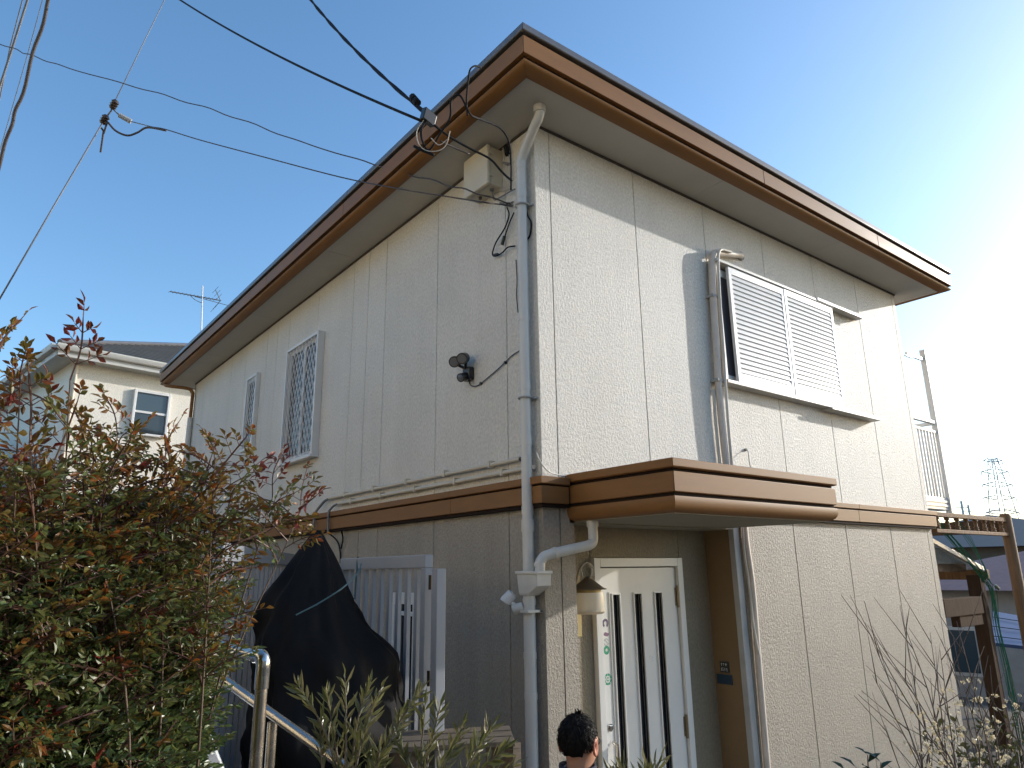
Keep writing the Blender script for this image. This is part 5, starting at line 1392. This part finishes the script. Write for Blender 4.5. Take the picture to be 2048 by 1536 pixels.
    # eyes, brows, mouth, glasses
    for s_ in (1, -1):
        MB().quadstrip([[pt(0.084+0.012*math.cos(a_), 0.030*s_+0.012*math.sin(a_)*math.cos(b_), 1.527+0.012*math.sin(a_)*math.sin(b_)) for b_ in [2*math.pi*i/10 for i in range(10)]] for a_ in (0.01, 0.6, 1.2, 1.57)]).build('eye', 'sticker_white', Pn, smooth=True)
        MB().disc(pt(0.0965, 0.030*s_, 1.527), f_, 0.005*k, 0.002, 10).build('iris', 'hair', Pn)
        MB().tube([pt(0.094, 0.014*s_, 1.546), pt(0.094, 0.032*s_, 1.551), pt(0.082, 0.048*s_, 1.547)], 0.0035, 5).build('eyebrow', 'hair', Pn)
    MB().tube([pt(0.094, 0.022, 1.463), pt(0.101, 0, 1.462), pt(0.094, -0.022, 1.463)], 0.005, 6).build('mouth', 'ear_skin', Pn, smooth=True)
    g_ = MB()
    for s_ in (1, -1):
        g_.tube([pt(0.112, 0.033*s_+0.025*math.cos(a_), 1.524+0.018*math.sin(a_)) for a_ in [2*math.pi*i/16 for i in range(17)]], 0.0022, 5)
        g_.tube([pt(0.110, 0.058*s_, 1.533), pt(0.06, 0.083*s_, 1.533), pt(0.0, 0.086*s_, 1.535), pt(-0.022, 0.084*s_, 1.518)], 0.0028, 5)
    g_.tube([pt(0.113, 0.009, 1.528), pt(0.116, 0, 1.531), pt(0.113, -0.009, 1.528)], 0.002, 5)
    g_.build('glasses', 'black_plastic', Pn)
person()

# ------------------------------------------------------------------ garden structures at the right
PG = thing('pergola_screen', 'brown timber trellis screen with turned balusters beyond the house corner', 'pergola', (8.3, 0.03, 0))
MB().box(W+0.08, 8.36, -0.03, 0.04, 2.745, 2.80).build('rail', 'wood_post', PG, bevel=0.006)
MB().box(W+0.08, 8.36, -0.03, 0.04, 2.555, 2.60).build('rail', 'wood_post', PG, bevel=0.006)
prof = [(2.60, .030), (2.625, .030), (2.630, .018), (2.645, .034), (2.66, .018), (2.69, .026), (2.71, .016), (2.72, .030), (2.745, .030)]
pm_ = MB().quadstrip([circ(0, 0, z, r_, 10) for z, r_ in prof]).mesh('baluster', 'wood_post', True)
for i in range(8):
    o = link('baluster', pm_); o.location = (W+0.20+i*0.29, 0.005, 0); setpar(o, PG)
MB().tube([(8.42, 0.0, -0.6), (8.42, 0.0, 2.83), (8.42, 0.0, 2.86)], [0.075, 0.072, 0.05], 16).build('post', 'wood_post', PG, auto=True)
MB().box(8.30, 8.36, 0.05, 3.0, 2.60, 2.78).build('beam', 'wood_brown', PG)

TR = thing('terrace_roof', 'lean-to terrace roof of clear sheet with white edge and timber posts', 'terrace roof', (7, 1, 0))
for i in range(7):
    y = 0.10+i*0.5
    a_, b_ = Vector((W+0.02, y, 2.50)), Vector((7.68, y, 2.09))
    MB().obox(a_, b_-a_, Vector((0, 0.045, 0)), Vector((0, 0, 0.055))).build('rafter', 'alu_white', TR, bevel=0.004)
    if i < 6:
        MB().obox(a_+Vector((0, 0.046, 0.02)), b_-a_, Vector((0, 0.453, 0)), Vector((0, 0, 0.006))).build('roof_sheet', 'polycarbonate', TR)
MB().box(7.66, 7.74, 0.08, 3.2, 1.99, 2.12).build('eave_gutter', 'wood_post', TR, bevel=0.008)
MB().box(W+0.02, 7.35, 0.2, 0.30, 2.10, 2.20).build('beam', 'wood_brown', TR, bevel=0.005)
MB().box(7.50, 7.64, 0.12, 0.28, -0.8, 2.05).build('post', 'wood_brown', TR, bevel=0.006)
MB().box(6.50, 6.60, 0.5, 0.60, -0.8, 1.62).build('post', 'wood_brown', TR, bevel=0.006)
MB().box(W+0.02, 7.12, 0.0, 0.14, 1.60, 1.80).build('bench_beam', 'wood_brown', TR, bevel=0.006)
MB().box(6.42, 7.10, 0.02, 0.12, 1.47, 1.598).build('bench_board', 'wood_brown', TR, bevel=0.006)
# green netting bundled on the post
GN = thing('green_net', 'green garden netting bunched along the terrace post', 'net', (7.6, 0.1, 0))
rnd = random.Random(4)
def strand(pts, n, sp_, r_=0.005):
    m_ = MB()
    for q in range(n):
        o_ = Vector((rnd.gauss(0, sp_), rnd.gauss(0, sp_*0.6), rnd.gauss(0, sp_)))
        pp_ = spline([Vector(p)+o_+rv(rnd)*sp_*0.6 for p in pts], 5); m_.tube(pp_, r_, 4)
    return m_
strand([(6.25, 0.05, 2.72), (6.9, 0.05, 2.35), (7.45, 0.06, 2.02), (7.66, 0.06, 1.85), (7.70, 0.08, 1.4), (7.76, 0.08, 0.9), (7.8, 0.08, 0.3), (7.85, 0.08, -0.3)], 11, 0.03, 0.004).build('net_bundle', 'net_green', GN)
strand([(6.75, 0.04, 2.72), (7.1, 0.04, 2.45), (7.4, 0.05, 2.15), (7.55, 0.05, 1.98)], 6, 0.04, 0.003).build('net_bundle', 'net_green', GN)
MB().tube([(7.70, 0.03, 1.92), (7.73, 0.0, 1.87)], 0.02, 8).build('toggle', 'brass' if 'brass' in MATS else 'bronze', GN)
# glass garden storage behind the posts
gs = thing('garden_shed', 'grey-blue garden shed behind the terrace posts', 'shed', (9.2, 2.4, -0.7))
MB().box(8.0, 10.0, 2.0, 3.6, -1.0, 1.45).build('wall', 'far_wall_grey', gs)
MB().box(7.9, 10.1, 1.9, 3.7, 1.45, 1.55).build('roof', 'far_roof_dark', gs)
MB().box(8.3, 9.2, 1.96, 1.999, -0.9, 1.2).build('door', 'glass_pane', gs)

# ------------------------------------------------------------------ houses down the slope
def far_house(name, label, px, D_, w, dpt, z0, z1, wallm, roofm, rise=1.2, yaw=0.0, wins=2, floors=2):
    c_ = at(px, 1128, D_); t = thing(name, label, 'house', (c_.x, c_.y, z0), 'houses down the slope')
    M = Matrix.Translation((c_.x, c_.y, 0)) @ Matrix.Rotation(yaw, 4, 'Z')
    def bx_(x0, x1, y0, y1, za, zb, nm, m, par=t):
        mb = MB(); mb.add(MB().box(x0, x1, y0, y1, za, zb), M); return mb.build(nm, m, par)
    wl_ = bx_(-w/2, w/2, -dpt/2, dpt/2, z0-2, z1, 'wall', wallm)
    o_ = 0.5
    A, B, C_, D2 = (-w/2-o_, -dpt/2-o_, z1), (w/2+o_, -dpt/2-o_, z1), (w/2+o_, dpt/2+o_, z1), (-w/2-o_, dpt/2+o_, z1)
    r1, r2 = (-w/2+dpt/2.4, 0, z1+rise), (w/2-dpt/2.4, 0, z1+rise)
    rb = MB().poly([A, B, r2, r1]).poly([B, C_, r2]).poly([C_, D2, r1, r2]).poly([D2, A, r1]).poly([D2, C_, B, A])
    mb = MB(); mb.add(rb, M); mb.build('roof', roofm, t)
    for f in range(floors):
        zc = z1-1.4-f*2.8
        for i in range(wins):
            for face in ('x', 'y'):
                if face == 'x':
                    yc = -dpt/2+dpt*(i+0.7)/(wins+0.4)
                    wd = bx_(-w/2-0.06, -w/2-0.001, yc-0.75, yc+0.75, zc-0.55, zc+0.55, 'window', 'alu_frame')
                    bx_(-w/2-0.08, -w/2-0.061, yc-0.67, yc-0.03, zc-0.47, zc+0.47, 'pane', 'glass_pane', wd); bx_(-w/2-0.08, -w/2-0.061, yc+0.03, yc+0.67, zc-0.47, zc+0.47, 'pane', 'glass_dim', wd)
                else:
                    xc = -w/2+w*(i+0.7)/(wins+0.4)
                    wd = bx_(xc-0.75, xc+0.75, -dpt/2-0.06, -dpt/2-0.001, zc-0.55, zc+0.55, 'window', 'alu_frame')
                    bx_(xc-0.67, xc-0.03, -dpt/2-0.08, -dpt/2-0.061, zc-0.47, zc+0.47, 'pane', 'glass_pane', wd); bx_(xc+0.03, xc+0.67, -dpt/2-0.08, -dpt/2-0.061, zc-0.47, zc+0.47, 'pane', 'glass_dim', wd)
    return t, M
far_house('hillside_house', 'mauve-grey house with dark hip roof beyond the trellis at right edge', 1995, 34, 9, 10, -3.5, 2.75, 'far_wall_mauve', 'far_roof_dark', 1.3, R(14))
far_house('hillside_house', 'pale grey house half hidden behind the round timber post', 2060, 24, 7, 7, -3.5, 1.6, 'far_wall_grey', 'far_roof_red', 0.9, R(8), floors=1)
far_house('hillside_house', 'white-walled low house under the blue sheet at the right edge', 2030, 17.5, 4.0, 4.5, -3.0, -0.75, 'far_wall_white', 'far_roof_dark', 0.25, R(10), wins=1, floors=1)
far_house('hillside_house', 'distant pale house between the terrace posts', 1935, 55, 9, 8, -5, 1.0, 'far_wall_grey', 'far_roof_red', 1.2, R(20))
bs = thing('blue_sheet', 'blue plastic sheet spread over a low roof behind the timber post', 'sheet', tuple(at(2018, 1250, 15.0)))
q = [at(1985, 1222, 15.5), at(2062, 1235, 15.5), at(2075, 1295, 13.8), at(1985, 1285, 13.8)]
MB().prism(q, (0, 0, -0.05)).build('sheet', 'sheet_blue', bs)
for s_ in (0.25, 0.55, 0.85):
    MB().tube([q[0].lerp(q[3], s_)+Vector((0, 0, 0.02)), q[1].lerp(q[2], s_)+Vector((0, 0, 0.02))], 0.006, 5).build('rope', 'cable_black', bs)
for p in (q[2], q[3]): MB().tube([p, Vector((p.x, p.y, -3.2))], 0.04, 8).build('pole', 'tower_steel_hazed', bs)

# pylon on the skyline
TW = thing('power_pylon', 'lattice power pylon faint on the bright skyline at right', 'pylon', tuple(at(1986, 1140, 300)))
tb = at(1985, 918, 300); tb.z = -14
th = at(1984, 918, 300).z
ax = rt.copy(); ay = Vector((-ax.y, ax.x, 0))
def tl(p, q, r_, nm='member'): MB().tube([p, q], r_, 4).build(nm, 'tower_steel_hazed', TW)
lv = [(-14, 5.5), (4, 4.2), (14, 3.3), (20, 2.7), (26, 2.2), (31, 1.7), (th-1, 1.1), (th, 0.9)]
def cn(z, h): return [tb*1.0+ax*sx_*h+ay*sy_*h+Vector((0, 0, z-tb.z)) for sx_, sy_ in ((-1, -1), (1, -1), (1, 1), (-1, 1))]
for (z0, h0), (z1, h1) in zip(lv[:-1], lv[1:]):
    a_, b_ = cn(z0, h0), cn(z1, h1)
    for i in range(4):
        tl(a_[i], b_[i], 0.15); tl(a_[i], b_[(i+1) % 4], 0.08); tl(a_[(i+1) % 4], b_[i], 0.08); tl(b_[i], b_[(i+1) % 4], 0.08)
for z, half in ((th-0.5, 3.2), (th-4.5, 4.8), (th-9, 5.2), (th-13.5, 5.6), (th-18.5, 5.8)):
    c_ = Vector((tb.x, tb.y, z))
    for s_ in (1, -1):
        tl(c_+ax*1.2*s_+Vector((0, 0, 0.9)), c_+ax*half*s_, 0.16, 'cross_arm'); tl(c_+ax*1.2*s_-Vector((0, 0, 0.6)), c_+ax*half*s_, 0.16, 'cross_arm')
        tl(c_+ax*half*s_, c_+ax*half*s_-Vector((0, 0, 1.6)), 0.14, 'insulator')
# utility poles and hills
for px, py, D_ in ((1922, 1002, 120), (1936, 1010, 130)):
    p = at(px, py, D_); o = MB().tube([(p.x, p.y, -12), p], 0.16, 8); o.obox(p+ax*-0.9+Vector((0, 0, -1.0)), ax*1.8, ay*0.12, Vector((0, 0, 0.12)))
    o = o.build('utility_pole', 'tower_steel_hazed'); tag(o, 'slim utility pole on the skyline right of the balcony' if px < 1930 else 'slightly shorter utility pole beside the slim one on the skyline', 'utility pole', 'poles on the skyline')
hm = MB(); n = 60
for i in range(n+1):
    a = R(-40+200*i/n); r_ = 850
    h = -2+9*math.sin(i*0.7)+5*math.sin(i*1.9+1)
    hm.v += [(r_*math.cos(a), r_*math.sin(a), -40), (r_*math.cos(a), r_*math.sin(a), max(h, -6)), (r_*1.25*math.cos(a), r_*1.25*math.sin(a), -40)]
for i in range(n):
    b = i*3; hm.f += [(b, b+3, b+4, b+1), (b+1, b+4, b+5, b+2)]; hm.mi += [0, 0]
o = link('hills', hm.mesh('hills', 'hill_green', True)); tag(o, kind='structure')
